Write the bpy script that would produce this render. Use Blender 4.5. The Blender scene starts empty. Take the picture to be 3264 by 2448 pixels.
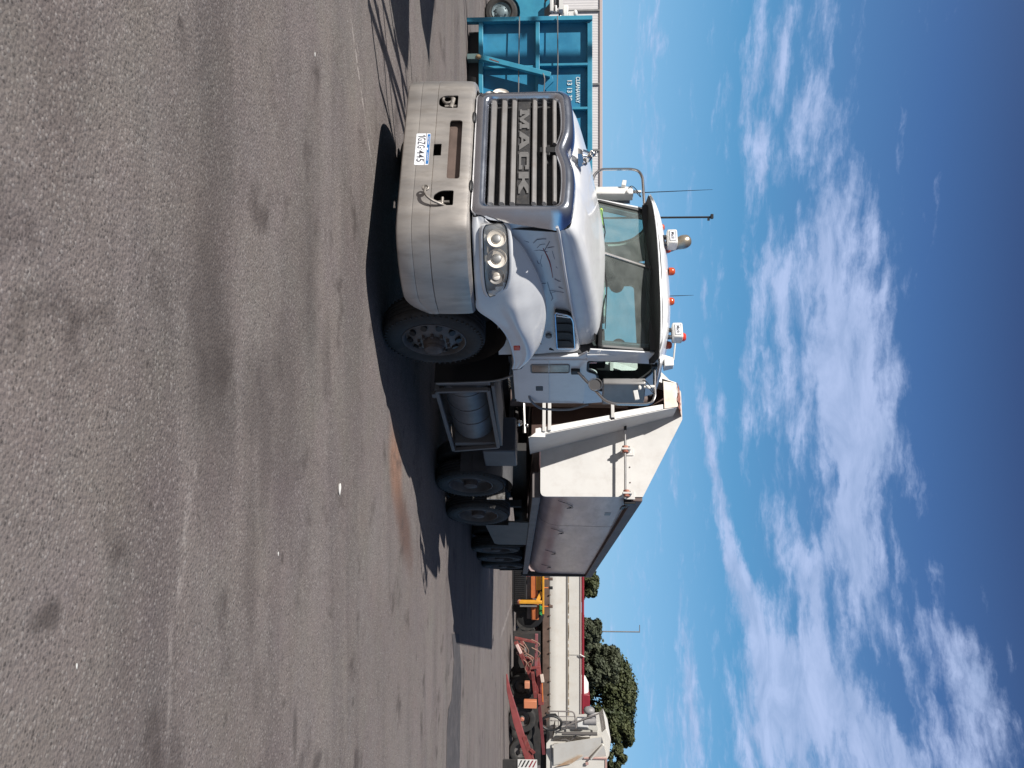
import bpy, math, random
from mathutils import Vector, Matrix
from mathutils.geometry import tessellate_polygon
random.seed(7)
sc = bpy.context.scene
# ------------------------------------------------------------------ camera
FPX = 2800.0
TH = math.radians(25.8); PT_ = math.atan(126/FPX)
CAM = Vector((5.53, -6.42, 1.73))
RV = Vector((math.cos(TH), math.sin(TH), 0)); HV = Vector((-math.sin(TH), math.cos(TH), 0))
FV = HV*math.cos(PT_)+Vector((0,0,-math.sin(PT_))); UV = HV*math.sin(PT_)+Vector((0,0,math.cos(PT_)))
cd = bpy.data.cameras.new('camera'); cam = bpy.data.objects.new('camera', cd); sc.collection.objects.link(cam)
cd.sensor_width = 36; cd.sensor_fit = 'HORIZONTAL'; cd.lens = 36*FPX/3264; cd.clip_start = 0.1; cd.clip_end = 3000
cm = Matrix.Identity(4)
for i in range(3):
    cm[i][0] = UV[i]; cm[i][1] = -RV[i]; cm[i][2] = -FV[i]; cm[i][3] = CAM[i]
cam.matrix_world = cm; sc.camera = cam
sc.view_settings.view_transform = 'Standard'; sc.view_settings.look = 'None'
sc.view_settings.exposure = 0.35; sc.view_settings.gamma = 1.0
# ------------------------------------------------------------------ sun and sky
SUND = Vector((-0.5, -1.13, 1.0)).normalized()
EL = math.asin(SUND.z); AZ = math.atan2(SUND.x, SUND.y)
sl = bpy.data.lights.new('sun', 'SUN'); sl.energy = 4.9; sl.angle = math.radians(0.53); sl.color = (1.0, 0.965, 0.915)
so = bpy.data.objects.new('sun', sl); sc.collection.objects.link(so); so.rotation_euler = SUND.to_track_quat('Z', 'Y').to_euler()

def nd(nt, t, **kw):
    n = nt.nodes.new(t)
    for k, v in kw.items():
        if k.startswith('i_'):
            key = k[2:]; key = int(key) if key.isdigit() else key
            n.inputs[key].default_value = v
        else: setattr(n, k, v)
    return n
def mth(nt, op, a, b=None, c=None, clamp=False):
    n = nt.nodes.new('ShaderNodeMath'); n.operation = op; n.use_clamp = clamp
    for i, v in enumerate((a, b, c)):
        if v is None: continue
        if isinstance(v, (int, float)): n.inputs[i].default_value = v
        else: nt.links.new(v, n.inputs[i])
    return n.outputs[0]
def mixc(nt, f, a, b, bt='MIX'):
    n = nt.nodes.new('ShaderNodeMix'); n.data_type = 'RGBA'; n.blend_type = bt
    for k, v in ((0, f), (6, a), (7, b)):
        if hasattr(v, 'links'): nt.links.new(v, n.inputs[k])
        elif k == 0: n.inputs[0].default_value = v
        else: n.inputs[k].default_value = (*v[:3], 1)
    return n.outputs[2]
def smooth(nt, v, lo, hi, a=0.0, b=1.0):
    n = nt.nodes.new('ShaderNodeMapRange'); n.interpolation_type = 'SMOOTHSTEP'
    n.inputs[1].default_value = lo; n.inputs[2].default_value = hi; n.inputs[3].default_value = a; n.inputs[4].default_value = b
    nt.links.new(v, n.inputs[0]); return n.outputs[0]

def make_world():
    w = bpy.data.worlds.new('World'); sc.world = w; w.use_nodes = True
    nt = w.node_tree; nt.nodes.clear(); L = nt.links.new
    out = nd(nt, 'ShaderNodeOutputWorld'); bg = nd(nt, 'ShaderNodeBackground'); bg.inputs[1].default_value = 0.0824
    sky = nd(nt, 'ShaderNodeTexSky'); sky.sky_type = 'NISHITA'; sky.sun_disc = False
    sky.sun_elevation = EL; sky.sun_rotation = AZ % (2*math.pi); sky.air_density = 1.0; sky.dust_density = 0.35; sky.ozone_density = 2.2
    tc = nd(nt, 'ShaderNodeTexCoord'); D = tc.outputs['Generated']
    def dot(vec):
        n = nd(nt, 'ShaderNodeVectorMath', operation='DOT_PRODUCT'); L(D, n.inputs[0]); n.inputs[1].default_value = vec; return n.outputs['Value']
    sx, sy = dot(RV), dot(HV); sep = nd(nt, 'ShaderNodeSeparateXYZ'); L(D, sep.inputs[0]); z = sep.outputs[2]
    az = mth(nt, 'ARCTAN2', sx, sy); el = mth(nt, 'ARCSINE', z)
    # position on the sky dome: azimuth and elevation in hundredths of a radian-ish unit
    q = nd(nt, 'ShaderNodeCombineXYZ'); L(mth(nt, 'MULTIPLY', az, 28.0), q.inputs[0]); L(mth(nt, 'MULTIPLY', el, 28.0), q.inputs[1])
    # domain warp so that cloud edges are ragged
    nw = nd(nt, 'ShaderNodeTexNoise', i_Scale=0.55, i_Detail=5.0, i_Roughness=0.6); L(q.outputs[0], nw.inputs['Vector'])
    wv = nd(nt, 'ShaderNodeVectorMath', operation='MULTIPLY_ADD'); L(nw.outputs['Color'], wv.inputs[0]); wv.inputs[1].default_value = (2.2, 0.7, 0); 
    sub = nd(nt, 'ShaderNodeVectorMath', operation='SUBTRACT'); L(q.outputs[0], sub.inputs[0]); sub.inputs[1].default_value = (1.1, 0.35, 0); L(sub.outputs[0], wv.inputs[2])
    Q = wv.outputs[0]
    # banks: (X, Y of the photograph, length along Y, width along X, tilt in degrees, weight)
    banks = [(2405,300,420,75,0,.75),(2500,170,260,50,0,.55),(2615,60,260,50,0,.7),(2610,370,150,70,4,.9),(2520,480,170,55,0,.6),
     (2640,690,260,90,0,1.0),(2420,560,200,45,0,.5),(2440,850,220,75,0,.65),(2560,860,200,80,0,.6),(2690,960,260,110,-4,.9),(2780,760,130,45,10,.5),
     (2470,1080,300,90,0,.75),(2620,1180,330,120,0,1.0),(2740,1250,300,110,4,.95),(2790,960,120,50,0,.5),(2730,1420,230,110,4,1.0),
     (2390,1250,200,50,0,.6),(2500,1380,200,70,0,.55),(2840,1150,180,60,6,.45),(2690,1560,200,85,8,.7),
     (2250,1360,260,30,10,.85),(2295,1600,240,32,8,.9),(2345,1810,240,38,12,.9),(2400,2020,260,70,8,1.0),(2430,2330,320,110,0,1.1),
     (2470,1650,200,60,4,.7),(2560,1800,220,70,6,.7),(2640,1760,190,80,0,.85),(2720,1680,210,90,6,.9),(2760,1850,190,70,8,.8),
     (2560,2080,280,130,0,1.1),(2620,2300,300,120,0,1.1),(2780,2330,260,90,0,.8),(2880,2120,170,60,20,.7),(2960,1830,110,50,25,.6),
     (3010,2050,170,85,20,1.0),(3110,2230,170,70,20,.85),(3080,2400,200,90,10,.8),(2880,2420,180,70,0,.8),(2740,2000,200,60,6,.75),
     (2065,130,420,38,0,.55),(2085,520,240,26,0,.5),(2150,1500,260,20,3,.45),(2195,2080,300,32,4,.6),(2225,2360,260,45,2,.8),
     (2140,2350,300,60,0,.45),(2245,930,180,15,2,.35),(2250,1060,200,14,3,.35),(2950,840,200,60,6,.35),(3000,1050,140,40,0,.35),(3030,1460,180,40,8,.35),(3120,1850,140,60,20,.25),
     (2300,1300,120,18,0,.4),(2370,1480,150,20,0,.45),(2880,1500,150,50,20,.4),(2960,1560,100,40,0,.35),
     (2590,1560,120,40,0,.4),(1980,1500,500,40,0,.12),(2030,2100,500,60,0,.2)]
    hol = [(2590,1690,110,40,0,.5),(2790,2110,170,55,8,.8),(2520,1960,70,30,0,.4),(2640,2080,90,30,0,.3),(2870,2290,100,30,20,.5),(2560,640,120,30,0,.4),(2570,1000,90,22,0,.35),(2660,1530,80,35,0,.45)]
    tot = None
    for (X, Y, ly, lx, tilt, wgt) in banks+[(h[0],h[1],h[2],h[3],h[4],-h[5]) for h in hol]:
        a = (Y-1224)/FPX*28.0; e = math.atan((X-1758)/FPX)*28.0*math.cos(math.atan((Y-1224)/FPX))
        a = math.atan((Y-1224)/FPX)*28.0
        mp = nd(nt, 'ShaderNodeMapping'); mp.vector_type = 'TEXTURE'
        mp.inputs['Location'].default_value = (a, e, 0); mp.inputs['Rotation'].default_value = (0, 0, math.radians(tilt)); mp.inputs['Scale'].default_value = (ly*.01, lx*.0125, 1)
        L(Q, mp.inputs[0]); g = nd(nt, 'ShaderNodeTexGradient', gradient_type='SPHERICAL'); L(mp.outputs[0], g.inputs[0])
        v = mth(nt, 'MULTIPLY', g.outputs['Fac'], wgt*1.25)
        tot = v if tot is None else mth(nt, 'ADD', tot, v)
    # texture of the layer itself, projected on a plane overhead
    zz = mth(nt, 'MAXIMUM', z, 0.02); pl = nd(nt, 'ShaderNodeCombineXYZ'); L(mth(nt, 'DIVIDE', sx, mth(nt,'ADD',zz,0.08)), pl.inputs[0]); L(mth(nt, 'DIVIDE', sy, mth(nt,'ADD',zz,0.08)), pl.inputs[1])
    n1 = nd(nt, 'ShaderNodeTexNoise', i_Scale=4.2, i_Detail=9.0, i_Roughness=0.62, i_Distortion=0.5); L(pl.outputs[0], n1.inputs['Vector'])
    n2 = nd(nt, 'ShaderNodeTexNoise', i_Scale=15.0, i_Detail=7.0, i_Roughness=0.72); L(pl.outputs[0], n2.inputs['Vector'])
    qs = nd(nt, 'ShaderNodeVectorMath', operation='MULTIPLY'); L(Q, qs.inputs[0]); qs.inputs[1].default_value = (0.42, 2.6, 1)
    n3 = nd(nt, 'ShaderNodeTexNoise', i_Scale=1.0, i_Detail=7.0, i_Roughness=0.6); L(qs.outputs[0], n3.inputs['Vector'])
    tex = mth(nt, 'ADD', mth(nt, 'MULTIPLY', n1.outputs[0], 1.0), mth(nt, 'ADD', mth(nt, 'MULTIPLY', n2.outputs[0], 0.7), mth(nt, 'MULTIPLY', n3.outputs[0], 1.5)))
    dens = mth(nt, 'ADD', tot, mth(nt, 'SUBTRACT', mth(nt, 'MULTIPLY', tex, 1.60), 2.70))
    clr = mth(nt, 'MULTIPLY', smooth(nt, z, .35, .43), smooth(nt, az, .32, .08)); dens = mth(nt, 'SUBTRACT', dens, mth(nt, 'MULTIPLY', clr, .6))
    # away from the photographed part of the sky the banks carry on as plain broken cloud
    m = smooth(nt, dens, -0.02, 1.25); m = mth(nt, 'MULTIPLY', m, 0.82)
    # clear-sky colour: the sky texture blended with the deep polarised blue of this afternoon, by elevation only
    cr = nd(nt, 'ShaderNodeValToRGB'); e = cr.color_ramp; e.elements[0].position = 0.0; e.elements[0].color = (.330,.585,.840,1); e.elements[1].position = 1.0; e.elements[1].color = (.012,.019,.062,1)
    for pz, cl in [(.035,(.285,.560,.835)),(.10,(.215,.490,.790)),(.20,(.100,.335,.615)),(.30,(.085,.225,.480)),(.38,(.058,.150,.375)),(.48,(.034,.066,.18)),(.60,(.022,.038,.108))]:
        q_ = e.elements.new(pz); q_.color = (*cl,1)
    L(mth(nt, 'MAXIMUM', z, 0.0), cr.inputs[0])
    sc9 = nd(nt, 'ShaderNodeVectorMath', operation='SCALE'); L(cr.outputs[0], sc9.inputs[0]); sc9.inputs['Scale'].default_value = 1/.105
    nish = mixc(nt, 1.0, sky.outputs[0], (.72,.80,1.0), 'MULTIPLY')
    hs = nd(nt, 'ShaderNodeHueSaturation', i_Saturation=1.0, i_Value=1.0); L(mixc(nt, .88, nish, sc9.outputs[0]), hs.inputs['Color'])
    # sun glow: the sky pales towards the sun (behind the camera)
    sd = nd(nt, 'ShaderNodeVectorMath', operation='DOT_PRODUCT'); L(D, sd.inputs[0]); sd.inputs[1].default_value = SUND
    base_sky = mixc(nt, smooth(nt, sd.outputs['Value'], -0.1, 0.9), hs.outputs[0], (1.5, 1.55, 1.8))
    shade = smooth(nt, n1.outputs[0], 0.3, 0.7)
    cc = mixc(nt, shade, (3.4, 4.5, 7.0), (5.2, 6.2, 9.0)); 
    fin = mixc(nt, m, base_sky, cc)
    L(fin, bg.inputs[0]); L(bg.outputs[0], out.inputs[0])
make_world()
# ------------------------------------------------------------------ pixel -> place helpers
def ray(X, Y): return FV*FPX+RV*(Y-1224)+UV*(X-1632)
def P(X, Y, **k):
    (a, v), = k.items(); i = 'xyz'.index(a); d = ray(X, Y); return CAM+d*((v-CAM[i])/d[i])
def G(Y, depth): p = CAM+HV*depth+RV*((Y-1224)/FPX*depth); p.z = 0; return p
def HZ(X, depth): return CAM.z+(X-1758)/FPX*depth
# ------------------------------------------------------------------ mesh builder
def cat(pts, k, closed=False):
    n = len(pts); out = []
    rng = range(n if closed else n-1)
    for i in rng:
        if closed: p0, p1, p2, p3 = pts[(i-1) % n], pts[i], pts[(i+1) % n], pts[(i+2) % n]
        else: p0, p1, p2, p3 = pts[max(i-1, 0)], pts[i], pts[i+1], pts[min(i+2, n-1)]
        for j in range(k):
            t = j/k
            out.append(0.5*((2*p1)+(p2-p0)*t+(2*p0-5*p1+4*p2-p3)*t*t+(3*p1-p0-3*p2+p3)*t**3))
    if not closed: out.append(pts[-1].copy())
    return out
V = lambda *a: Vector(a)
def fillet(pts, r, n=6):
    """2D/3D polygon with rounded corners"""
    out = []; N = len(pts)
    for i in range(N):
        a, b, c = Vector(pts[i-1]), Vector(pts[i]), Vector(pts[(i+1) % N])
        rr = r[i] if isinstance(r, (list, tuple)) else r
        if rr <= 0: out.append(b); continue
        d1 = (a-b); d2 = (c-b); l = min(rr, d1.length*.49, d2.length*.49); p = b+d1.normalized()*l; q = b+d2.normalized()*l
        for j in range(n+1):
            t = j/n; out.append(p*(1-t)**2+b*2*t*(1-t)+q*t*t)
    return out
class MB:
    def __init__(s): s.v = []; s.f = []
    def add(s, vs, fs):
        o = len(s.v); s.v += [Vector(v) for v in vs]; s.f += [tuple(i+o for i in f) for f in fs]; return s
    def box(s, x0, x1, y0, y1, z0, z1):
        return s.add([(x0,y0,z0),(x1,y0,z0),(x1,y1,z0),(x0,y1,z0),(x0,y0,z1),(x1,y0,z1),(x1,y1,z1),(x0,y1,z1)],
                     [(0,3,2,1),(4,5,6,7),(0,1,5,4),(1,2,6,5),(2,3,7,6),(3,0,4,7)])
    def bar(s, p, q, w, h, up=(0,0,1)):
        p, q = Vector(p), Vector(q); d = (q-p).normalized(); u = Vector(up); r = d.cross(u)
        if r.length < 1e-4: r = d.cross(Vector((1,0,0)))
        r.normalize(); u = r.cross(d).normalized(); a = r*w/2; b = u*h/2
        vs = [p-a-b, p+a-b, p+a+b, p-a+b, q-a-b, q+a-b, q+a+b, q-a+b]
        return s.add(vs, [(0,1,2,3),(7,6,5,4),(0,4,5,1),(1,5,6,2),(2,6,7,3),(3,7,4,0)])
    def tube(s, path, r, n=10, closed=False, cap=True):
        path = [Vector(p) for p in path]; N = len(path); rows = []; up = None
        for i in range(N):
            if closed: t = path[(i+1) % N]-path[i-1]
            else: t = path[min(i+1, N-1)]-path[max(i-1, 0)]
            t.normalize()
            if up is None: up = t.orthogonal().normalized()
            up = (up-t*up.dot(t)).normalized(); b = t.cross(up)
            rr = r[i] if isinstance(r, (list, tuple)) else r
            rows.append([path[i]+up*math.cos(2*math.pi*j/n)*rr+b*math.sin(2*math.pi*j/n)*rr for j in range(n)])
        return s.loft(rows, cu=True, cv=closed, cap=cap and not closed)
    def loft(s, rows, cu=False, cv=False, cap=False):
        o = len(s.v); n = len(rows[0]); m = len(rows)
        for r in rows: s.v += [Vector(p) for p in r]
        for i in range(m if cv else m-1):
            for j in range(n if cu else n-1):
                a = o+i*n+j; b = o+i*n+(j+1) % n; c = o+((i+1) % m)*n+(j+1) % n; d = o+((i+1) % m)*n+j
                s.f.append((a, b, c, d))
        if cap: s.f.append(tuple(o+j for j in reversed(range(n)))); s.f.append(tuple(o+(m-1)*n+j for j in range(n)))
        return s
    def lathe(s, prof, c, axis='x', n=40, sgn=1):
        rows = []
        for r, h in prof:
            row = []
            for j in range(n):
                a = 2*math.pi*j/n; u, w = r*math.cos(a), r*math.sin(a)
                row.append(Vector(c)+(Vector((h*sgn,u,w)) if axis == 'x' else Vector((u,h*sgn,w)) if axis == 'y' else Vector((u,w,h*sgn))))
            rows.append(row)
        return s.loft(rows, cu=True)
    def cyl(s, p, q, r, n=16, r2=None):
        return s.tube([p, q], [r, r if r2 is None else r2], n)
    def slab(s, outer, t, holes=()):
        """flat polygon (3D points) extruded by vector t, with holes"""
        loops = [[Vector(p) for p in outer]]+[[Vector(p) for p in h] for h in holes]
        flat = [p for l in loops for p in l]; tris = tessellate_polygon(loops); o = len(s.v); N = len(flat); t = Vector(t)
        s.v += flat+[p+t for p in flat]
        for a, b, c in tris: s.f.append((o+a, o+b, o+c)); s.f.append((o+N+c, o+N+b, o+N+a))
        k = 0
        for l in loops:
            n = len(l)
            for i in range(n): a, b = k+i, k+(i+1) % n; s.f.append((o+a, o+b, o+N+b, o+N+a))
            k += n
        return s
    def ell(s, c, r, n=16, m=10, rot=None):
        rows = []
        for i in range(m+1):
            th = math.pi*i/m; rr = max(math.sin(th), 1e-3)
            row = []
            for j in range(n):
                a = 2*math.pi*j/n; p = Vector((r[0]*rr*math.cos(a), r[1]*rr*math.sin(a), r[2]*math.cos(th)))
                if rot is not None: p = rot @ p
                row.append(Vector(c)+p)
            rows.append(row)
        return s.loft(rows, cu=True)
    def xf(s, M): s.v = [M @ v for v in s.v]; return s
    def build(s, name, mat, parent=None, sharp=35, bevel=0, label=None, kind=None, recalc=True):
        me = bpy.data.meshes.new(name); me.from_pydata([tuple(v) for v in s.v], [], s.f); me.validate()
        if recalc:
            import bmesh
            bm = bmesh.new(); bm.from_mesh(me); bmesh.ops.remove_doubles(bm, verts=bm.verts, dist=1e-5)
            bmesh.ops.recalc_face_normals(bm, faces=bm.faces); bm.to_mesh(me); bm.free()
        if sharp:
            me.polygons.foreach_set('use_smooth', [True]*len(me.polygons)); me.set_sharp_from_angle(angle=math.radians(sharp))
        me.materials.append(mat); o = bpy.data.objects.new(name, me); sc.collection.objects.link(o)
        if parent: o.parent = parent
        if bevel:
            b = o.modifiers.new('bevel', 'BEVEL'); b.width = bevel; b.segments = 2; b.limit_method = 'ANGLE'; b.angle_limit = math.radians(40)
        if label: o['label'] = label
        if kind: o['kind'] = kind
        return o
def thing(name, label, cat_, loc=(0,0,0), rz=0, group=None):
    o = bpy.data.objects.new(name, None); o.empty_display_size = .3; sc.collection.objects.link(o); o.location = loc; o.rotation_euler = (0,0,rz)
    o['label'] = label; o['category'] = cat_
    if group: o['group'] = group
    return o
def text_mb(body, origin, right, up, w, h, depth=0.004, bold=0.0):
    c = bpy.data.curves.new('text', 'FONT'); c.body = body; c.extrude = 0.05; c.offset = bold; o = bpy.data.objects.new('text', c); sc.collection.objects.link(o)
    dg = bpy.context.evaluated_depsgraph_get(); me = bpy.data.meshes.new_from_object(o.evaluated_get(dg)); bpy.data.objects.remove(o)
    xs = [v.co.x for v in me.vertices]; ys = [v.co.y for v in me.vertices]; x0, x1, y0, y1 = min(xs), max(xs), min(ys), max(ys)
    r, u = Vector(right).normalized(), Vector(up).normalized(); nn = r.cross(u); m = MB()
    m.add([Vector(origin)+r*((v.co.x-x0)/(x1-x0)*w)+u*((v.co.y-y0)/(y1-y0)*h)+nn*(depth if v.co.z > 0 else 0) for v in me.vertices], [tuple(p.vertices) for p in me.polygons])
    bpy.data.meshes.remove(me); return m
def bake(o):
    dg = bpy.context.evaluated_depsgraph_get(); dg.update(); me = bpy.data.meshes.new_from_object(o.evaluated_get(dg)); o.modifiers.clear(); o.data = me
    return o
# ------------------------------------------------------------------ materials
def mat(name, col, rough=0.5, metal=0.0, var=0.0, vscale=3.0, col2=None, dirt=0.0, dirtcol=(0.16,0.11,0.08), bump=0.0, bscale=60.0, coat=0.0, stretch=None, spec=0.5, rvar=0.0):
    m = bpy.data.materials.new(name); m.use_nodes = True; nt = m.node_tree; L = nt.links.new
    b = nt.nodes['Principled BSDF']; b.inputs['Roughness'].default_value = rough; b.inputs['Metallic'].default_value = metal
    b.inputs['Coat Weight'].default_value = coat; b.inputs['Coat Roughness'].default_value = 0.06; b.inputs['Specular IOR Level'].default_value = spec
    c = col; tc = nd(nt, 'ShaderNodeTexCoord'); vec = tc.outputs['Object']
    if stretch:
        mp = nd(nt, 'ShaderNodeMapping'); mp.inputs['Scale'].default_value = stretch; L(vec, mp.inputs[0]); vec = mp.outputs[0]
    if var or col2:
        n = nd(nt, 'ShaderNodeTexNoise', i_Scale=vscale, i_Detail=6.0, i_Roughness=0.6); L(vec, n.inputs['Vector'])
        f = smooth(nt, n.outputs[0], 0.35, 0.68); c2 = col2 if col2 else tuple(x*(1-var) for x in col)
        c = mixc(nt, f, col, c2)
    if dirt:
        n = nd(nt, 'ShaderNodeTexNoise', i_Scale=vscale*2.7, i_Detail=8.0, i_Roughness=0.68); L(vec, n.inputs['Vector'])
        f = mth(nt, 'MULTIPLY', smooth(nt, n.outputs[0], 0.45, 0.75), dirt); c = mixc(nt, f, c, dirtcol)
    if hasattr(c, 'links'): L(c, b.inputs['Base Color'])
    else: b.inputs['Base Color'].default_value = (*c, 1)
    if rvar:
        n = nd(nt, 'ShaderNodeTexNoise', i_Scale=vscale*1.7, i_Detail=7.0, i_Roughness=0.6); L(vec, n.inputs['Vector'])
        L(mth(nt, 'ADD', rough-rvar/2, mth(nt, 'MULTIPLY', n.outputs[0], rvar)), b.inputs['Roughness'])
    if bump:
        n = nd(nt, 'ShaderNodeTexNoise', i_Scale=bscale, i_Detail=4.0); L(vec, n.inputs['Vector'])
        bp = nd(nt, 'ShaderNodeBump', i_Strength=bump, i_Distance=0.01); L(n.outputs[0], bp.inputs['Height']); L(bp.outputs[0], b.inputs['Normal'])
    return m
WHITE = mat('white_paint', (.74,.745,.755), .25, coat=.5, var=.06, dirt=.16, dirtcol=(.45,.42,.40), rvar=.1)
WHITE2 = mat('weathered_white_paint', (.66,.64,.61), .45, var=.1, vscale=1.5, dirt=.30, dirtcol=(.40,.34,.29), bump=.03, bscale=8)
TUBM = mat('dusty_tub_metal', (.40,.295,.285), .33, metal=.25, col2=(.52,.41,.40), vscale=1.5, stretch=(1,.5,2.2), dirt=.6, dirtcol=(.24,.155,.14), rvar=.2)
RIMRAIL = mat('brown_dusty_rail', (.13,.09,.08), .6, var=.3)
ALU = mat('dull_aluminium', (.50,.465,.43), .46, metal=.68, col2=(.35,.33,.315), vscale=1.9, stretch=(2.2,2.2,.6), dirt=.5, dirtcol=(.27,.235,.205), bump=.04, bscale=30, rvar=.25)
CHROME = mat('worn_chrome', (.70,.74,.82), .17, metal=1.0, var=.10, dirt=.15, dirtcol=(.40,.39,.40), rvar=.18)
STEEL = mat('stainless_tube', (.62,.60,.58), .24, metal=1.0, rvar=.1)
GREYBAR = mat('grey_grille_plastic', (.30,.29,.285), .42, metal=.2, var=.25, dirt=.35, dirtcol=(.2,.16,.13))
DARKGR = mat('dark_grille_mesh', (.035,.035,.038), .7, var=.4, vscale=12, dirt=.5, dirtcol=(.10,.085,.07), bump=.6, bscale=220)
BLACK = mat('black_plastic', (.018,.018,.019), .5, var=.3)
UNDER = mat('dirty_underbody', (.035,.033,.032), .75, var=.4, dirt=.4, dirtcol=(.08,.06,.05), bump=.3, bscale=20)
RUBBER = mat('tyre_rubber', (.030,.029,.028), .8, var=.3, dirt=.5, dirtcol=(.075,.062,.052), bump=.1, bscale=40)
RIM = mat('dusty_rim', (.15,.14,.135), .65, metal=.15, var=.3, vscale=6, dirt=.5, dirtcol=(.12,.09,.08))
HUB = mat('rusty_hub', (.10,.082,.075), .7, var=.4, vscale=12)
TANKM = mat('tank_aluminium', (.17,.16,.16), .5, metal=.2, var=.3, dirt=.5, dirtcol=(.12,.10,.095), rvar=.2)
FRAMEM = mat('dusty_frame_metal', (.17,.16,.155), .6, metal=.2, var=.2, dirt=.3)
INTER = mat('cab_interior', (.055,.058,.064), .7, var=.2)
SEAT = mat('seat_fabric', (.03,.03,.034), .9)
AMBER = mat('amber_lens', (.50,.075,.022), .2, coat=.5)
REDL = mat('red_orange_lens', (.62,.05,.03), .25, coat=.5)
BEACON = mat('white_plastic_housing', (.72,.71,.68), .4, var=.08)
PLATEW = mat('plate_white', (.78,.80,.84), .35, var=.05, vscale=14)
PLATEB = mat('plate_blue', (.03,.16,.42), .4)
PLATEC = mat('plate_grey_digits', (.075,.075,.09), .5)
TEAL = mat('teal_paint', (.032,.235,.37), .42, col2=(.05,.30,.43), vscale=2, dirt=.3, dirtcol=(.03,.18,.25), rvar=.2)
TEAL_SHADE = mat('teal_shaded_copy', (.016,.175,.32), .45, col2=(.035,.25,.41), vscale=1.6, dirt=.3, dirtcol=(.03,.14,.20), rvar=.2)  # darker copy of the teal, shade of the inset panels put into colour
LETW = mat('faded_white_lettering', (.70,.80,.82), .5, var=.3, vscale=30)
MACKL = mat('letter_grey', (.24,.235,.23), .4, metal=.4, var=.2, vscale=20)
ORANGE = mat('orange_paint', (.62,.18,.05), .5, var=.2, dirt=.3)
YELLOW = mat('yellow_paint', (.70,.33,.03), .45, var=.15, dirt=.2)
REDP = mat('dusty_red_paint', (.24,.05,.045), .55, var=.3, dirt=.4, dirtcol=(.35,.2,.17))
REDT = mat('red_trim', (.27,.022,.035), .4, var=.15)
GREEN = mat('green_net', (.03,.38,.10), .7, var=.4, vscale=8)
BROWN = mat('brown_stained_metal', (.14,.09,.07), .7, var=.35, vscale=2, dirt=.4)
CREAM = mat('cream_body_paint', (.66,.635,.585), .5, var=.07, vscale=.8, dirt=.25, dirtcol=(.46,.36,.26))
SHEDM = mat('white_corrugated_sheet', (.66,.64,.64), .55, var=.06)
GREYM = mat('galvanised_grey', (.26,.26,.26), .5, metal=.5, var=.2)
RUST = mat('rusty_red_patch', (.26,.07,.045), .8, col2=(.45,.22,.16), vscale=14, bump=.8, bscale=40)
LIDS = mat('white_cap_with_rust_run', (.62,.58,.52), .5, col2=(.62,.46,.36), vscale=5, dirt=.2)
BARK = mat('bark', (.10,.075,.055), .9, var=.3, bump=.5)
def leafmat(name, a, b):
    m = bpy.data.materials.new(name); m.use_nodes = True; nt = m.node_tree; L = nt.links.new; bs = nt.nodes['Principled BSDF']
    oi = nd(nt, 'ShaderNodeTexCoord'); n = nd(nt, 'ShaderNodeTexNoise', i_Scale=0.9, i_Detail=4.0); L(oi.outputs['Object'], n.inputs['Vector'])
    L(mixc(nt, smooth(nt, n.outputs[0], .35, .65), a, b), bs.inputs['Base Color']); bs.inputs['Roughness'].default_value = .7
    return m
LEAF = leafmat('leaf_green', (.030,.042,.014), (.065,.074,.026)); LEAF2 = leafmat('leaf_grey_green', (.034,.043,.022), (.068,.077,.042))
def glassmat(name, tint, refl=0.06, rough=.02, dust_glare=0.06):
    m = bpy.data.materials.new(name); m.use_nodes = True; nt = m.node_tree; L = nt.links.new; nt.nodes.clear()
    out = nd(nt, 'ShaderNodeOutputMaterial'); tr = nd(nt, 'ShaderNodeBsdfTransparent'); tr.inputs[0].default_value = (*tint, 1)
    gl = nd(nt, 'ShaderNodeBsdfGlossy'); gl.inputs['Roughness'].default_value = rough; gl.inputs[0].default_value = (1,1,1,1)
    lw = nd(nt, 'ShaderNodeLayerWeight'); fr_ = mth(nt, 'ADD', mth(nt, 'MULTIPLY', mth(nt, 'POWER', lw.outputs['Facing'], 5.0), .9), refl*.6); mx = nd(nt, 'ShaderNodeMixShader'); L(fr_, mx.inputs[0]); L(tr.outputs[0], mx.inputs[1]); L(gl.outputs[0], mx.inputs[2])
    df = nd(nt, 'ShaderNodeBsdfDiffuse'); df.inputs[0].default_value = (.6,.6,.58,1); tc = nd(nt, 'ShaderNodeTexCoord'); n = nd(nt, 'ShaderNodeTexNoise', i_Scale=5.0, i_Detail=6.0); L(tc.outputs['Object'], n.inputs['Vector'])
    m2 = nd(nt, 'ShaderNodeMixShader'); L(mth(nt, 'MULTIPLY', n.outputs[0], dust_glare), m2.inputs[0]); L(mx.outputs[0], m2.inputs[1]); L(df.outputs[0], m2.inputs[2]); L(m2.outputs[0], out.inputs[0]); return m  # diffuse dust film, raised to put pale glare into the glass
GLASS = glassmat('tinted_cab_glass', (.82,.93,.90), dust_glare=.17); LENS = glassmat('headlight_lens', (.93,.91,.88), dust_glare=.50, rough=.06)
REFL = mat('headlight_reflector', (.86,.80,.72), .40, metal=.15, var=.15, vscale=9)

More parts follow.
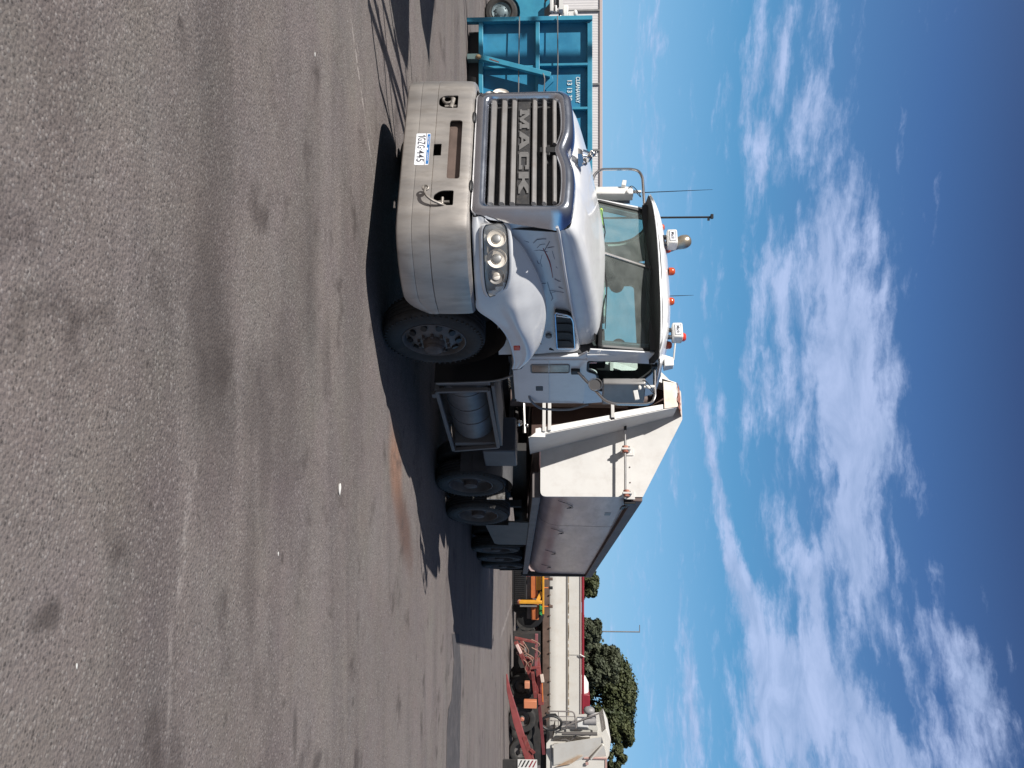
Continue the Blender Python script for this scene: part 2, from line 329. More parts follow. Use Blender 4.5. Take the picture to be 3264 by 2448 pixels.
# ------------------------------------------------------------------ ground
def ground():
    m = bpy.data.materials.new('worn_asphalt'); m.use_nodes = True; nt = m.node_tree; L = nt.links.new; b = nt.nodes['Principled BSDF']
    tc = nd(nt, 'ShaderNodeTexCoord'); O = tc.outputs['Object']
    def noise(sc_, det=5.0, ro=.6, vec=O, dist=0.0):
        n = nd(nt, 'ShaderNodeTexNoise', i_Scale=sc_, i_Detail=det, i_Roughness=ro, i_Distortion=dist); L(vec, n.inputs['Vector']); return n.outputs[0]
    rot = nd(nt, 'ShaderNodeMapping'); rot.inputs['Rotation'].default_value = (0,0,-TH); L(O, rot.inputs[0])
    st = nd(nt, 'ShaderNodeMapping'); st.inputs['Scale'].default_value = (.16,1.0,1); L(rot.outputs[0], st.inputs[0])
    big = noise(.35,4); mid = noise(1.6,6); streak = noise(.9,6,.62,st.outputs[0],.4); streak2 = noise(2.6,5,.6,st.outputs[0],.3); fine = noise(55,5,.7); spk = noise(170,3,.7)
    base = mixc(nt, smooth(nt, big, .35, .65), (.154,.131,.123), (.187,.161,.151))
    base = mixc(nt, mth(nt,'MULTIPLY',smooth(nt, streak, .44, .64),.75), base, (.094,.080,.078))
    base = mixc(nt, mth(nt,'MULTIPLY',smooth(nt, streak2, .52, .72),.38), base, (.107,.087,.080))
    base = mixc(nt, mth(nt,'MULTIPLY',smooth(nt, mid, .52, .72),.35), base, (.117,.098,.092))
    # aggregate
    vo = nd(nt, 'ShaderNodeTexVoronoi', i_Scale=62.0, i_Randomness=1.0); L(O, vo.inputs['Vector'])
    sepc = nd(nt, 'ShaderNodeSeparateColor'); L(vo.outputs['Color'], sepc.inputs[0])
    stone = mth(nt,'MULTIPLY', smooth(nt, vo.outputs['Distance'], .62, .42), smooth(nt, sepc.outputs[0], .62, .9))
    base = mixc(nt, mth(nt,'MULTIPLY',stone,.50), base, (.36,.335,.32))
    dark = mth(nt,'MULTIPLY', smooth(nt, vo.outputs['Distance'], .6, .35), smooth(nt, sepc.outputs[1], .62, .92))
    base = mixc(nt, mth(nt,'MULTIPLY',dark,.72), base, (.040,.036,.035))
    vo2 = nd(nt, 'ShaderNodeTexVoronoi', i_Scale=160.0); L(O, vo2.inputs['Vector']); sc2 = nd(nt, 'ShaderNodeSeparateColor'); L(vo2.outputs['Color'], sc2.inputs[0])
    base = mixc(nt, mth(nt,'MULTIPLY',smooth(nt, sc2.outputs[0], .2, .95),.30), base, (.088,.076,.071))
    base = mixc(nt, mth(nt,'MULTIPLY',smooth(nt, fine, .35, .7),.35), base, (.27,.235,.22))
    cn = nd(nt, 'ShaderNodeTexNoise', i_Scale=1.3, i_Detail=5.0, i_Roughness=.65); L(O, cn.inputs['Vector'])   # colour drift of the worn binder
    base = mixc(nt, .06, base, mixc(nt, 1.0, base, mixc(nt, 1.0, cn.outputs['Color'], (2.0,2.0,2.0), 'MULTIPLY'), 'MULTIPLY'))
    cn2 = nd(nt, 'ShaderNodeTexNoise', i_Scale=9.0, i_Detail=4.0, i_Roughness=.7); L(O, cn2.inputs['Vector'])
    base = mixc(nt, mth(nt,'MULTIPLY',smooth(nt, cn2.outputs[0], .5, .68),.28), base, (.088,.074,.070))
    def ellm(c, rx, ry, ang, soft, jag=.6):
        mp = nd(nt, 'ShaderNodeMapping'); mp.vector_type = 'TEXTURE'; mp.inputs['Location'].default_value = (c[0],c[1],0); mp.inputs['Rotation'].default_value = (0,0,ang); mp.inputs['Scale'].default_value = (rx,ry,1)
        L(O, mp.inputs[0]); g = nd(nt, 'ShaderNodeTexGradient', gradient_type='SPHERICAL'); L(mp.outputs[0], g.inputs[0])
        return smooth(nt, mth(nt,'ADD', g.outputs['Fac'], mth(nt,'MULTIPLY', mth(nt,'SUBTRACT', mid, .5), jag)), .05, soft)
    p1 = P(1262,1490,z=0); base = mixc(nt, mth(nt,'MULTIPLY',ellm(p1, .85,.5, math.radians(55), .8),.60), base, (.30,.15,.09))
    p2 = P(1290,1690,z=0); base = mixc(nt, mth(nt,'MULTIPLY',ellm(p2, 1.3,.45, math.radians(75), .8),.72), base, (.10,.055,.042))
    for (X, Y, a, bb, s) in [(690,560,1.7,.50,.24),(690,980,.9,.40,.22),(1000,560,1.9,.34,.22),(980,900,.8,.35,.28),(1040,1130,.5,.18,.38),(690,1420,.8,.45,.32),(800,1270,.5,.25,.35),(840,1420,.9,.22,.45),(800,1750,1.2,.18,.35),(820,2200,.25,.15,.35),(940,2330,.3,.08,.6),(165,1960,.10,.10,.75),(120,1985,.06,.08,.6),(560,2440,.30,.14,.5),(650,1060,.9,.35,.40),(900,1300,1.2,.5,.32),(575,75,.05,.05,.7),(860,1005,.03,.02,.8),(480,1610,.03,.03,.7),(470,1160,.035,.03,.8),(900,1780,.06,.04,.7),(905,2240,.05,.07,.6),(720,2290,.04,.04,.6),(1125,2240,.06,.10,.6),(1010,2430,.10,.2,.7)]:
        pc = P(X,Y,z=0); base = mixc(nt, mth(nt,'MULTIPLY',ellm(pc, a, bb, TH, .7, .9), s), base, (.065,.054,.051))
    def seg(pa, pb, w, s, colr=(.40,.36,.34)):
        c = (pa+pb)/2; d = pb-pa; ang = math.atan2(d.y, d.x); mp = nd(nt, 'ShaderNodeMapping'); mp.vector_type = 'TEXTURE'
        mp.inputs['Location'].default_value = (c.x,c.y,0); mp.inputs['Rotation'].default_value = (0,0,ang); mp.inputs['Scale'].default_value = (d.length/2, w, 1); L(O, mp.inputs[0])
        sp = nd(nt, 'ShaderNodeSeparateXYZ'); L(mp.outputs[0], sp.inputs[0])
        f = mth(nt,'MULTIPLY', smooth(nt, mth(nt,'ABSOLUTE',sp.outputs[0]), 1.0, .7), smooth(nt, mth(nt,'ABSOLUTE',mth(nt,'ADD',sp.outputs[1],mth(nt,'MULTIPLY',mth(nt,'SUBTRACT',mid,.5),3.0))), 1.2, .2))
        f = mth(nt,'MULTIPLY', f, smooth(nt, noise(9,4), .42, .62)); return mixc(nt, mth(nt,'MULTIPLY',f,s), base, colr)
    base = seg(P(1110,0,z=0), P(1196,600,z=0), .03, .7); base = seg(P(1125,60,z=0), P(1203,560,z=0), .012, .6)
    base = seg(P(625,1440,z=0), P(560,1950,z=0), .045, .42); base = seg(P(640,1340,z=0), P(600,1560,z=0), .07, .3)
    base = seg(P(1590,2050,z=0), P(1652,1855,z=0), .12, .75); base = seg(P(545,1900,z=0), P(540,2448,z=0), .03, .3)
    L(base, b.inputs['Base Color']); b.inputs['Roughness'].default_value = .88; b.inputs['Specular IOR Level'].default_value = .25
    h = mth(nt,'ADD', mth(nt,'MULTIPLY', vo.outputs['Distance'], -.9), mth(nt,'MULTIPLY', fine, .8)); h = mth(nt,'ADD', h, mth(nt,'MULTIPLY', spk, .35))
    bp = nd(nt, 'ShaderNodeBump', i_Strength=.75, i_Distance=.006); L(h, bp.inputs['Height']); L(bp.outputs[0], b.inputs['Normal'])
    g = MB(); S = 900; g.add([(-S,-S,0),(S,-S,0),(S,S,0),(-S,S,0)], [(0,1,2,3)]); g.build('ground', m, sharp=0, kind='structure', recalc=False)
    # darker bitumen patch strip at the right
    pm = mat('bitumen_patch', (.070,.064,.066), .85, var=.3, vscale=2, dirt=.6, dirtcol=(.14,.12,.115), bump=.4, bscale=60)
    A = [(1462,2020),(1470,2150),(1466,2300),(1463,2520)]; Bq = [(1440,2020),(1446,2100),(1438,2230),(1428,2260),(1424,2330),(1420,2520)]
    pts = [P(x,y,z=0) for x,y in A]+[P(x,y,z=0) for x,y in reversed(Bq)]
    for p in pts: p.z = .003
    MB().slab(pts, (0,0,.004)).build('road_patch', pm, sharp=0, kind='structure')
ground()
# ------------------------------------------------------------------ prime mover
def wheel(parent, xo, y, r=.525, w=.28, sgn=1, kind='front'):
    """tyre mesh at outer face xo, with rim and hub as sub-parts"""
    T = MB(); x = lambda d: d  # profile: h measured inwards from the outer face
    prof = [(r*.60,.06),(r*.62,.02),(r*.70,.0),(r*.82,-.004),(r*.90,.004),(r*.955,.02),(r*.985,.035),(r*.998,.05)]
    for k in range(4):
        a = .05+k*(w-.1)/4; bq = a+(w-.1)/4
        prof += [(r,a+.006),(r,bq-.016),(r-.012,bq-.014),(r-.012,bq-.004)]
    prof += [(r*.998,w-.05),(r*.95,w-.02),(r*.82,w),(r*.62,w-.02),(r*.60,w-.06)]
    T.lathe(prof, (0,0,0), 'x', 56, -sgn)
    # shoulder lugs
    for k in range(52):
        a = 2*math.pi*k/52; c, s_ = math.cos(a), math.sin(a)
        for hh in (.012, w-.012):
            p = V(-sgn*hh, c*r*.955, s_*r*.955); T.bar(p-V(0,c*.02,s_*.02), p+V(0,c*.004,s_*.004), .014, .018, (0,-s_,c))
    t = T.build('wheel', RUBBER, parent, sharp=30); t.location = (xo, y, r)
    R = MB(); rr = r*.62
    if kind == 'front':
        R.lathe([(rr,.05),(rr*1.01,.012),(rr*.985,.008),(rr*.96,.018),(rr*.93,.045),(rr*.90,.065),(rr*.82,.058),(rr*.66,.020),(rr*.60,.006),(rr*.50,.0),(rr*.42,.0),(.001,.0)], (0,0,0), 'x', 48, -sgn)
    elif kind == 'rear':
        R.lathe([(rr,.05),(rr*1.01,.012),(rr*.98,.008),(rr*.95,.03),(rr*.93,.11),(rr*.88,.14),(rr*.80,.145),(rr*.62,.165),(rr*.55,.17),(.001,.17)], (0,0,0), 'x', 40, -sgn)
    ro = R.build('rim', RIM, t, sharp=40)
    Hh = MB()
    if kind == 'front':
        for k in range(10):
            a = 2*math.pi*(k+.5)/10; c = V(-sgn*.026, math.cos(a)*rr*.76, math.sin(a)*rr*.76); n_ = V(sgn*1,.0,.0)+V(0,math.cos(a),math.sin(a))*.42; n_.normalize()
            MB().cyl(c-n_*.012, c+n_*.014, .034, 14).build('hand_hole', BLACK, t, sharp=40)
        Hh.lathe([(rr*.34,.0),(rr*.33,-.045),(rr*.26,-.07),(.10,-.075),(.09,-.10),(.05,-.11),(.001,-.11)], (0,0,0), 'x', 24, -sgn)
        for k in range(10):
            a = 2*math.pi*k/10; c = V(0, math.cos(a)*rr*.48, math.sin(a)*rr*.48); Hh.cyl(c, c+V(sgn*.04,0,0), .017, 6)
    else:
        Hh.lathe([(rr*.50,.17),(rr*.48,.10),(.11,.07),(.10,.0),(.06,-.015),(.001,-.015)], (0,0,0), 'x', 20, -sgn)
        for k in range(10):
            a = 2*math.pi*k/10; c = V(-sgn*.165, math.cos(a)*rr*.57, math.sin(a)*rr*.57); Hh.cyl(c, c+V(sgn*.04,0,0), .016, 6)
    Hh.build('hub', HUB, t, sharp=40)
    if kind == 'rear':   # inner wheel of the dual
        D = MB(); D.lathe([(r*.6,.02),(r*.82,0),(r*.95,.02),(r,.05),(r,w-.05),(r*.95,w-.02),(r*.82,w),(r*.6,w-.02)], (-sgn*(w+.06),0,0), 'x', 40, -sgn)
        D.build('inner_tyre', RUBBER, t, sharp=30)
    return t

GLY = {'M': ([(0,0),(.32,0),(.32,.2),(.25,.2),(.25,.60),(.44,0),(.56,0),(.75,.60),(.75,.2),(.68,.2),(.68,0),(1,0),(1,.2),(.94,.2),(.94,.8),(1,.8),(1,1),(.72,1),(.5,.38),(.28,1),(0,1),(0,.8),(.06,.8),(.06,.2),(0,.2)],[]),
 'A': ([(0,0),(.30,0),(.36,.2),(.64,.2),(.70,0),(1,0),(.66,1),(.34,1)],[[(.41,.40),(.59,.40),(.5,.72)]]),
 'C': ([(.08,0),(1,0),(1,.36),(.76,.36),(.76,.22),(.28,.22),(.28,.78),(.76,.78),(.76,.64),(1,.64),(1,1),(.08,1),(0,.88),(0,.12)],[]),
 'K': ([(0,0),(.30,0),(.30,.36),(.38,.36),(.64,0),(1,0),(1,.18),(.92,.18),(.66,.52),(.90,.82),(.98,.82),(.98,1),(.62,1),(.38,.62),(.30,.62),(.30,1),(0,1)],[])}
def prime_mover():
    T = thing('prime_mover', 'white bonneted semi truck with chrome grille parked on the asphalt, front towards the viewer', 'truck')
    # ---- bumper: plan curve x,y ; vertical profile
    half = [(0,0),(.30,0),(.60,.002),(.78,.012),(.88,.045),(.98,.13),(1.06,.24),(1.13,.37),(1.175,.50),(1.2,.65),(1.203,.80),(1.2,.95)]
    plan = cat([V(-x,y,0) for x,y in reversed(half)]+[V(x,y,0) for x,y in half[1:]], 5)
    zs = [(.345,.05),(.335,.02),(.345,.004),(.36,0),(.45,-.004),(.468,-.004),(.472,.006),(.478,-.004),(.55,-.006),(.625,-.004),(.632,.006),(.64,-.004),(.80,-.004),(.93,0),(.965,.006),(.985,.03),(.99,.08)]
    rows = []; N = len(plan)
    for i, p in enumerate(plan):
        t = (plan[min(i+1,N-1)]-plan[max(i-1,0)]).normalized(); nin = V(-t.y, t.x, 0)   # inward
        if nin.y < 0 and abs(p.x) < 1: nin = -nin
        nin = V(-t.y,t.x,0) if (V(-t.y,t.x,0).dot(V(-p.x, 1.5-p.y, 0)) > 0) else V(t.y,-t.x,0)
        e = max(0, (p.y-.62)/.33)  # lower rear corner of the end is cut away
        row = []
        for z, d in zs:
            zz = z+(max(0,e)**2.2)*.20*(1-min(1,(z-.335)/.3)) if z < .64 else z
            row.append(p+nin*d+V(0,0,zz))
        rows.append(row)
    B = MB().loft(rows); bo = B.build('bumper', ALU, T, sharp=28)
    so_ = bo.modifiers.new('s', 'SOLIDIFY'); so_.thickness = .012; so_.offset = 0
    C = MB()
    def px(X, Y): p = P(X, Y, y=0.0); return p.x, p.z
    def cutter(poly, y0=-.06, y1=.05): C.slab([V(x,y0,z) for x,z in poly], (0,y1-y0,0))
    cutter([(p.x,p.z) for p in (Vector((a,b,0)) for a,b in [(0,0)])] if False else [(-.155+.0,0.64)] if False else [(v.x,v.y) for v in fillet([V(-.075,.625,0),V(.065,.625,0),V(.065,.70,0),V(-.075,.70,0)],.006,3)])
    cutter([(v.x,v.y) for v in fillet([V(-.36,.765,0),V(.335,.765,0),V(.335,.885,0),V(-.36,.885,0)],.03,5)])
    def tow(cx): return [(v.x,v.y) for v in fillet([V(cx-.075,.70,0),V(cx-.045,.645,0),V(cx+.055,.645,0),V(cx+.085,.72,0),V(cx+.085,.83,0),V(cx-.075,.83,0)],[.03,.05,.05,.03,.012,.012],5)]
    cutter(tow(-.60)); cutter([(v.x,v.y) for v in fillet([V(.47,.84,0),V(.47,.72,0),V(.52,.655,0),V(.60,.665,0),V(.635,.72,0),V(.635,.84,0)],[.015,.05,.03,.03,.04,.015],5)])
    co = C.build('cut', BLACK); bm_ = bo.modifiers.new('b', 'BOOLEAN'); bm_.object = co; bm_.solver = 'EXACT'; bm_.operation = 'DIFFERENCE'
    bake(bo); bpy.data.objects.remove(co)
    bo.data.polygons.foreach_set('use_smooth', [True]*len(bo.data.polygons)); bo.data.set_sharp_from_angle(angle=math.radians(28))
    bk = MB().slab([V(x,.05,z) for x,z in [(-.42,.74),(.40,.74),(.40,.91),(-.42,.91)]], (0,.01,0)).build('intake_plate', mat('brown_ground_reflection', (.19,.14,.12), .45, metal=.4, var=.25, vscale=6), bo)  # ground reflection inside the recess is put into the plate's brown
    MB().box(-1.0,1.0,.22,.26,.40,.95).build('bumper_backing', BLACK, bo)
    # tow hooks
    def hook(cx, out):
        m = MB()
        if out: m.tube(cat([V(cx+.05,.06,.80),V(cx+.06,-.015,.74),V(cx+.045,-.05,.665),V(cx+.01,-.07,.61),V(cx-.04,-.075,.585),V(cx-.085,-.07,.59)],6), [.013]*31, 8); m.tube(cat([V(cx-.085+.026*math.cos(a),-.07,.59+.026*math.sin(a)) for a in [k*math.pi/6 for k in range(12)]],2,True), .010, 8, closed=True); m.cyl(V(cx-.05,.03,.735),V(cx+.03,.03,.735),.014,8); m.cyl(V(cx-.0,.03,.70),V(cx-.0,.03,.80),.014,8)
        else: m.tube(cat([V(cx-.05+.045*math.cos(a),.02,.725+.045*math.sin(a)) for a in [k*math.pi/5 for k in range(10)]],3,True), .014, 8, closed=True); m.cyl(V(cx-.06,.02,.78),V(cx+.06,.02,.76),.022,10); m.cyl(V(cx+.03,.03,.70),V(cx+.03,.03,.82),.015,8)
        m.build('tow_hook', mat('cast_hook_steel', (.34,.31,.28), .5, metal=.5, var=.4, vscale=20), bo)
    hook(-.60, False); hook(.57, True)
    # licence plate
    pl = MB().slab(fillet([V(-.20,-.012,.455),V(.175,-.012,.455),V(.175,-.012,.59),V(-.20,-.012,.59)], .012, 3), (0,.004,0)).build('licence_plate', PLATEW, bo)
    MB().box(-.19,.165,-.0135,-.012,.563,.588).build('plate_band', PLATEB, pl)
    MB().slab([V(-.03,-.0142,.575),V(-.012,-.0142,.556),V(.006,-.0142,.575)], (0,.002,0)).build('plate_emblem', PLATEW, pl)
    for ch, x0, w in [('1',-.178,.016),('G',-.150,.036),('Z',-.104,.036),('G',-.058,.036),('·',-.014,.010),('4',.004,.040),('4',.052,.040),('5',.102,.036)]:
        h = .07 if ch != '·' else .010; z0 = .474 if ch != '·' else .508
        if ch == '1': MB().slab([V(x0+u,-.0130,z0+v) for u,v in [(.010,0),(.018,0),(.018,.07),(.012,.07),(.0,.055),(.0,.047),(.010,.055)]],(0,-.0016,0)).build('plate_character', PLATEC, pl, sharp=0); continue
        text_mb(ch, V(x0,-.0130,z0), (1,0,0), (0,0,1), w, h, .0016, .004).build('plate_character', PLATEC, pl, sharp=0)
    text_mb('WESTERN', V(-.165,-.0140,.570), (1,0,0), (0,0,1), .10, .011, .001, .01).build('plate_word', PLATEW, pl, sharp=0)
    text_mb('AUSTRALIA', V(.03,-.0140,.570), (1,0,0), (0,0,1), .10, .011, .001, .01).build('plate_word', PLATEW, pl, sharp=0)
    # ---- grille surround
    def ring(xs, bx, zb, zt, dip, hx, hz, cr, y, ybot, yc=0):
        """bottom width bx, side xs at top; top made of two humps with a dip in the middle"""
        R_ = [V(-bx,0,zb),V(bx,0,zb)]
        pts = []
        n = 10
        # bottom edge
        rb = .06
        pts += [V(-bx+rb,0,zb)]+[V(-bx+rb+(2*bx-2*rb)*i/n,0,zb) for i in range(1,n)]+[V(bx-rb,0,zb)]
        for i in range(1,5): a = -math.pi/2+math.pi/2*i/5; pts.append(V(bx-rb+rb*math.cos(a),0,zb+rb+rb*math.sin(a)))
        for i in range(n+1): t = i/n; pts.append(V(bx+(xs-bx)*t,0,zb+rb+(zt-cr-zb-rb)*t))
        for i in range(1,7): a = math.pi/2*i/7; pts.append(V(xs-cr+cr*math.cos(a),0,zt-cr+cr*math.sin(a)))
        top = [(xs-cr,zt),((xs-cr+hx)*.5,(zt+hz)/2+.004),(hx,hz),(hx*.62,hz-(hz-dip)*.12),(hx*.32,hz-(hz-dip)*.55),(hx*.12,dip+(hz-dip)*.10),(0,dip)]
        tp = cat([V(a,0,b) for a,b in top],3); full = tp+[V(-p.x,0,p.z) for p in reversed(tp[:-1])]; pts += full
        for i in range(1,7): a = math.pi/2+math.pi/2*i/7; pts.append(V(-xs+cr+cr*math.cos(a),0,zt-cr+cr*math.sin(a)))
        for i in range(n+1): t = 1-i/n; pts.append(V(-(bx+(xs-bx)*t),0,zb+rb+(zt-cr-zb-rb)*t))
        for i in range(1,5): a = math.pi+math.pi/2*i/5; pts.append(V(-bx+rb+rb*math.cos(a),0,zb+rb+rb*math.sin(a)))
        for p in pts: t = (p.z-zb)/(zt-zb); p.y = ybot+(y-ybot)*t
        return pts
    A = [ring(.628,.628,1.135,1.790,1.745,.33,1.805,.05,.085,.085), ring(.635,.635,1.128,1.800,1.755,.33,1.815,.055,.012,.005),
         ring(.652,.650,1.105,1.815,1.775,.33,1.83,.06,-.012,-.018), ring(.675,.668,1.075,1.845,1.80,.33,1.86,.08,-.020,-.022),
         ring(.705,.690,1.035,1.885,1.84,.33,1.90,.10,-.010,-.016), ring(.735,.708,1.005,1.915,1.87,.33,1.93,.12,.02,.005),
         ring(.765,.718,1.0,1.925,1.89,.33,1.945,.14,.08,.04), ring(.785,.722,1.0,1.925,1.90,.33,1.955,.15,.15,.06), ring(.79,.722,1.0,1.92,1.905,.33,1.955,.15,.20,.065)]
    MB().loft(A, cu=True).build('grille_surround', CHROME, T, sharp=60)
    MB().slab([V(p.x*.985,.215,1.45+(p.z-1.45)*.985) for p in A[-2]],(0,.012,0)).build('sun_leak_plate', BLACK, T, sharp=0)  # black plate added inside to stop sunlight leaking onto the fender
    gr = MB(); gp = A[1]; gr.slab([V(p.x*.995,.082,p.z) for p in gp], (0,.02,0)); grille = gr.build('grille', DARKGR, T, sharp=0)
    for (z0, z1) in [(1.150,1.203),(1.252,1.303),(1.349,1.398),(1.546,1.590),(1.644,1.682),(1.738,1.776)]:
        m = MB(); segs = [(-.605,.605)] if z1 < 1.7 else [(-.60,-.075),(.075,.60)]
        for a, b in segs:
            prof = [(.00,z0+.004),(-.006,z0+.012),(-.004,z1-.012),(.014,z1),(.07,z1+.004),(.07,z1-.02),(.03,z0)]
            m.loft([[V(a,y,z) for y,z in prof],[V(a+.012,y-.004,z) for y,z in prof],[V(b-.012,y-.004,z) for y,z in prof],[V(b,y,z) for y,z in prof]], cu=True, cap=True)
        m.build('grille_bar', GREYBAR, grille, sharp=25)
    MB().box(-.61,.61,.02,.06,1.408,1.536).build('name_band', DARKGR, grille, bevel=.006)
    for ch, a, b in [('M',-.50,-.255),('A',-.235,-.005),('C',.02,.225),('K',.255,.50)]:
        o_, h_ = GLY[ch]; lm = MB(); lm.slab([V(a+(b-a)*u,.019,1.428+.092*v) for u,v in o_],(0,-.012,0),[[V(a+(b-a)*u,.019,1.428+.092*v) for u,v in hh] for hh in h_]); lm.build('letter', MACKL, grille, sharp=0)
    m = MB(); m.box(-.03,.03,.0,.05,1.62,1.77); m.bar(V(-.06,.02,1.70),V(.06,.02,1.70),.03,.03); m.build('bonnet_catch', BLACK, grille, bevel=.004)
    MB().box(-.62,.62,.075,.09,.93,1.13).build('grille_sill', BLACK, T)
    for x in (-.42,.40): MB().ell(V(x,.03,1.02-.035),(.075,.03,.022)).build('hinge_cap', BLACK, T)
    # ---- bonnet top (loft along y)
    # rows: half section from ridge to centre: (x,z)
    def hsec(y, rx, rz, sx, sz, mx, mz, qx, qz, cz):
        h = [V(rx,y,rz),V(rx-.012,y,rz+.02),V(sx,y,sz),V(mx,y,mz),V(qx,y,qz),V(qx*.5,y,(qz+cz)/2+(cz-qz)*.25),V(0,y,cz)]
        hh = cat(h,4); return hh+[V(-p.x,p.y,p.z) for p in reversed(hh[:-1])]
    S = [hsec(.19,.79,1.80,.765,1.865,.70,1.912,.36,1.952,1.895),
         hsec(.26,.795,1.81,.77,1.885,.70,1.945,.36,1.982,1.955),
         hsec(.42,.80,1.825,.772,1.92,.70,2.00,.36,2.035,2.03),
         hsec(.84,.835,1.87,.80,2.00,.715,2.095,.40,2.135,2.14),
         hsec(1.3,.865,1.93,.83,2.08,.74,2.175,.42,2.22,2.235),
         hsec(1.8,.90,1.995,.865,2.14,.775,2.235,.45,2.285,2.305),
         hsec(2.12,.925,2.035,.892,2.17,.80,2.255,.46,2.30,2.32)]
    # rear edge of the bonnet follows the vee of the windscreen
    rows = []
    cols = list(zip(*S))
    for c in cols: rows.append(cat(list(c), 5))
    dens = list(zip(*rows)); out = []
    for r in dens:
        rr = []
        for p in r:
            q = p.copy()
            if q.y > 1.3: lim = 1.72+.42*min(1,(abs(q.x)/.92))**1.3; q.y = 1.3+(q.y-1.3)*(lim-1.3)/(2.12-1.3)
            rr.append(q)
        out.append(rr)
    MB().loft(out).build('bonnet', WHITE, T, sharp=50)
    # ridge bead along the lower edge of the bonnet top
    for s in (-1,1):
        pth = cat([V(s*.782,.13,1.782),V(s*.792,.22,1.80),V(s*.80,.42,1.822),V(s*.838,.84,1.867),V(s*.868,1.3,1.927),V(s*.905,1.8,1.992),V(s*.93,2.15,2.035)],5)
        MB().tube([p+V(s*.004,0,-.003) for p in pth], .014, 8).build('bonnet_edge_bead', WHITE, T)
        # side panel, recessed below the ridge
        rows = []
        for (y, rx, rz) in [(.12,.745,1.78),(.30,.775,1.80),(.55,.80,1.835),(.84,.825,1.865),(1.3,.858,1.925),(1.8,.893,1.99),(2.14,.918,2.032)]:
            ins = (.055 if y > .2 else .02) if y < 1.7 else (.045 if y < 2.0 else -.085)
            rows.append([V(s*(rx if y < 2 else rx+.04),y,rz),V(s*(rx-.02-(0 if y < 2 else ins)),y+.0,rz-.02),V(s*(rx-ins),y,rz-.09),V(s*(rx-ins+.005),y,rz-.30),V(s*(rx-ins+.02),y,rz-.45),V(s*(rx-ins+.03),y,1.15)])
        R2 = list(zip(*[cat(list(r),3) for r in rows])); R3 = [cat(list(r),4) for r in R2]
        MB().loft(R3).build('bonnet_side', WHITE, T, sharp=50)
    # scrapes and old repair marks on the near side panel
    rm = MB(); SCR = mat('scrape_mark', (.13,.14,.20), .8)
    def side_pt(X, Y, off=.003):
        yy = 1.0; p = P(X,Y,x=.775)
        for _ in range(3):
            xx = .745+ (p.y-.12)*(.173/2.02) - .050; p = P(X, Y, x=xx+.012+off)
        return p
    for ln, w in [([(1670,766),(1680,770),(1686,772)],3),([(1700,775),(1712,764),(1728,762),(1741,762)],2.2),([(1680,803),(1700,799),(1720,797),(1745,803)],1.8),([(1745,790),(1768,786),(1790,786),(1800,781)],2.4),([(1712,830),(1715,838),(1720,841)],3),([(1720,872),(1726,866),(1745,878),(1760,895)],0),
                  ([(1787,890),(1796,898),(1812,900)],3),([(1783,893),(1760,870),(1752,850)],0),([(1788,862),(1794,866)],2),([(1768,889),(1780,896),(1808,898)],2.6),([(1772,850),(1790,866),(1812,868)],2.4),([(1745,900),(1755,935),(1770,930)],1.6),([(1720,905),(1740,903)],2),([(1752,925),(1800,933)],1.8),([(1735,800),(1752,770)],2),([(1756,935),(1762,952),(1757,958)],1.6),([(1780,915),(1796,921)],2),([(1728,812),(1722,836),(1728,850)],1.6),([(1712,790),(1722,780),(1738,778)],1.6),([(1760,800),(1768,826)],1.6)]:
        if w: MB().tube([side_pt(x,y) for x,y in ln], w*.0014, 5).build('scrape', SCR, T)
    rm.tube([side_pt(x,y) for x,y in [(1731,792),(1742,812),(1752,835),(1758,860),(1762,885)]], [.003,.006,.007,.004,.002], 5)
    rm.build('red_scrape', mat('red_scrape', (.30,.04,.04), .7), T, label='thin red streak on the side of the bonnet')
    # ---- side vent
    for s in (-1,1):
        vx = lambda y: s*(.835+(y-1.3)*.075)
        def q(y, z, d=0): return V(vx(y)+s*(.03+d+max(0,y-1.5)*.11), y, z)
        o_ = [(1.56,1.765),(2.12,1.80),(2.12,1.99),(1.70,1.965),(1.60,1.93)]
        o_ = [(1.50,1.765),(2.08,1.79),(2.08,1.985),(1.62,1.955),(1.54,1.92)]
        outer = fillet([q(y,z) for y,z in o_],[.02,.02,.02,.1,.08],4)
        v = MB(); v.slab(outer, (s*-.05,0,0)); vo_ = v.build('side_vent', BLACK, T, sharp=0)
        fr = MB(); fr.tube([p+V(s*.002,0,0) for p in outer], .010, 6, closed=True)
        fr.build('vent_frame', CHROME, vo_)
        for k,(ya,yb) in enumerate([(1.66,1.72),(1.80,1.86),(1.94,2.0)]):
            l = MB(); l.loft([[q(ya,1.785,.01),q(yb-.02,1.785,-.03)],[q(ya+.0,1.90,.012),q(yb-.02,1.90,-.03)],[q(ya+.01,1.935,.012),q(yb,1.945,-.02)],[q(ya+.05,1.955,.008),q(yb+.03,1.965,-.02)]]); l.build('louvre', CHROME, vo_, sharp=30)
        l = MB(); l.loft([[q(1.53,1.78,.006),q(1.66,1.78,-.02)],[q(1.56,1.92,.006),q(1.67,1.93,-.02)],[q(1.63,1.945,.006),q(1.70,1.95,-.02)]]); l.build('louvre', CHROME, vo_, sharp=30)
        MB().lathe([(.001,.006),(.03,.006),(.034,0),(.034,-.02)], V(s*.925,1.93,1.70), 'x', 18, s).build('badge', GREYM, T)
        h = MB(); h.bar(V(s*.94,2.0,1.56),V(s*.965,2.12,1.71),.03,.035); h.bar(V(s*.965,2.10,1.70),V(s*.975,2.14,1.76),.05,.045); h.build('bonnet_latch', BLACK, T, bevel=.008)
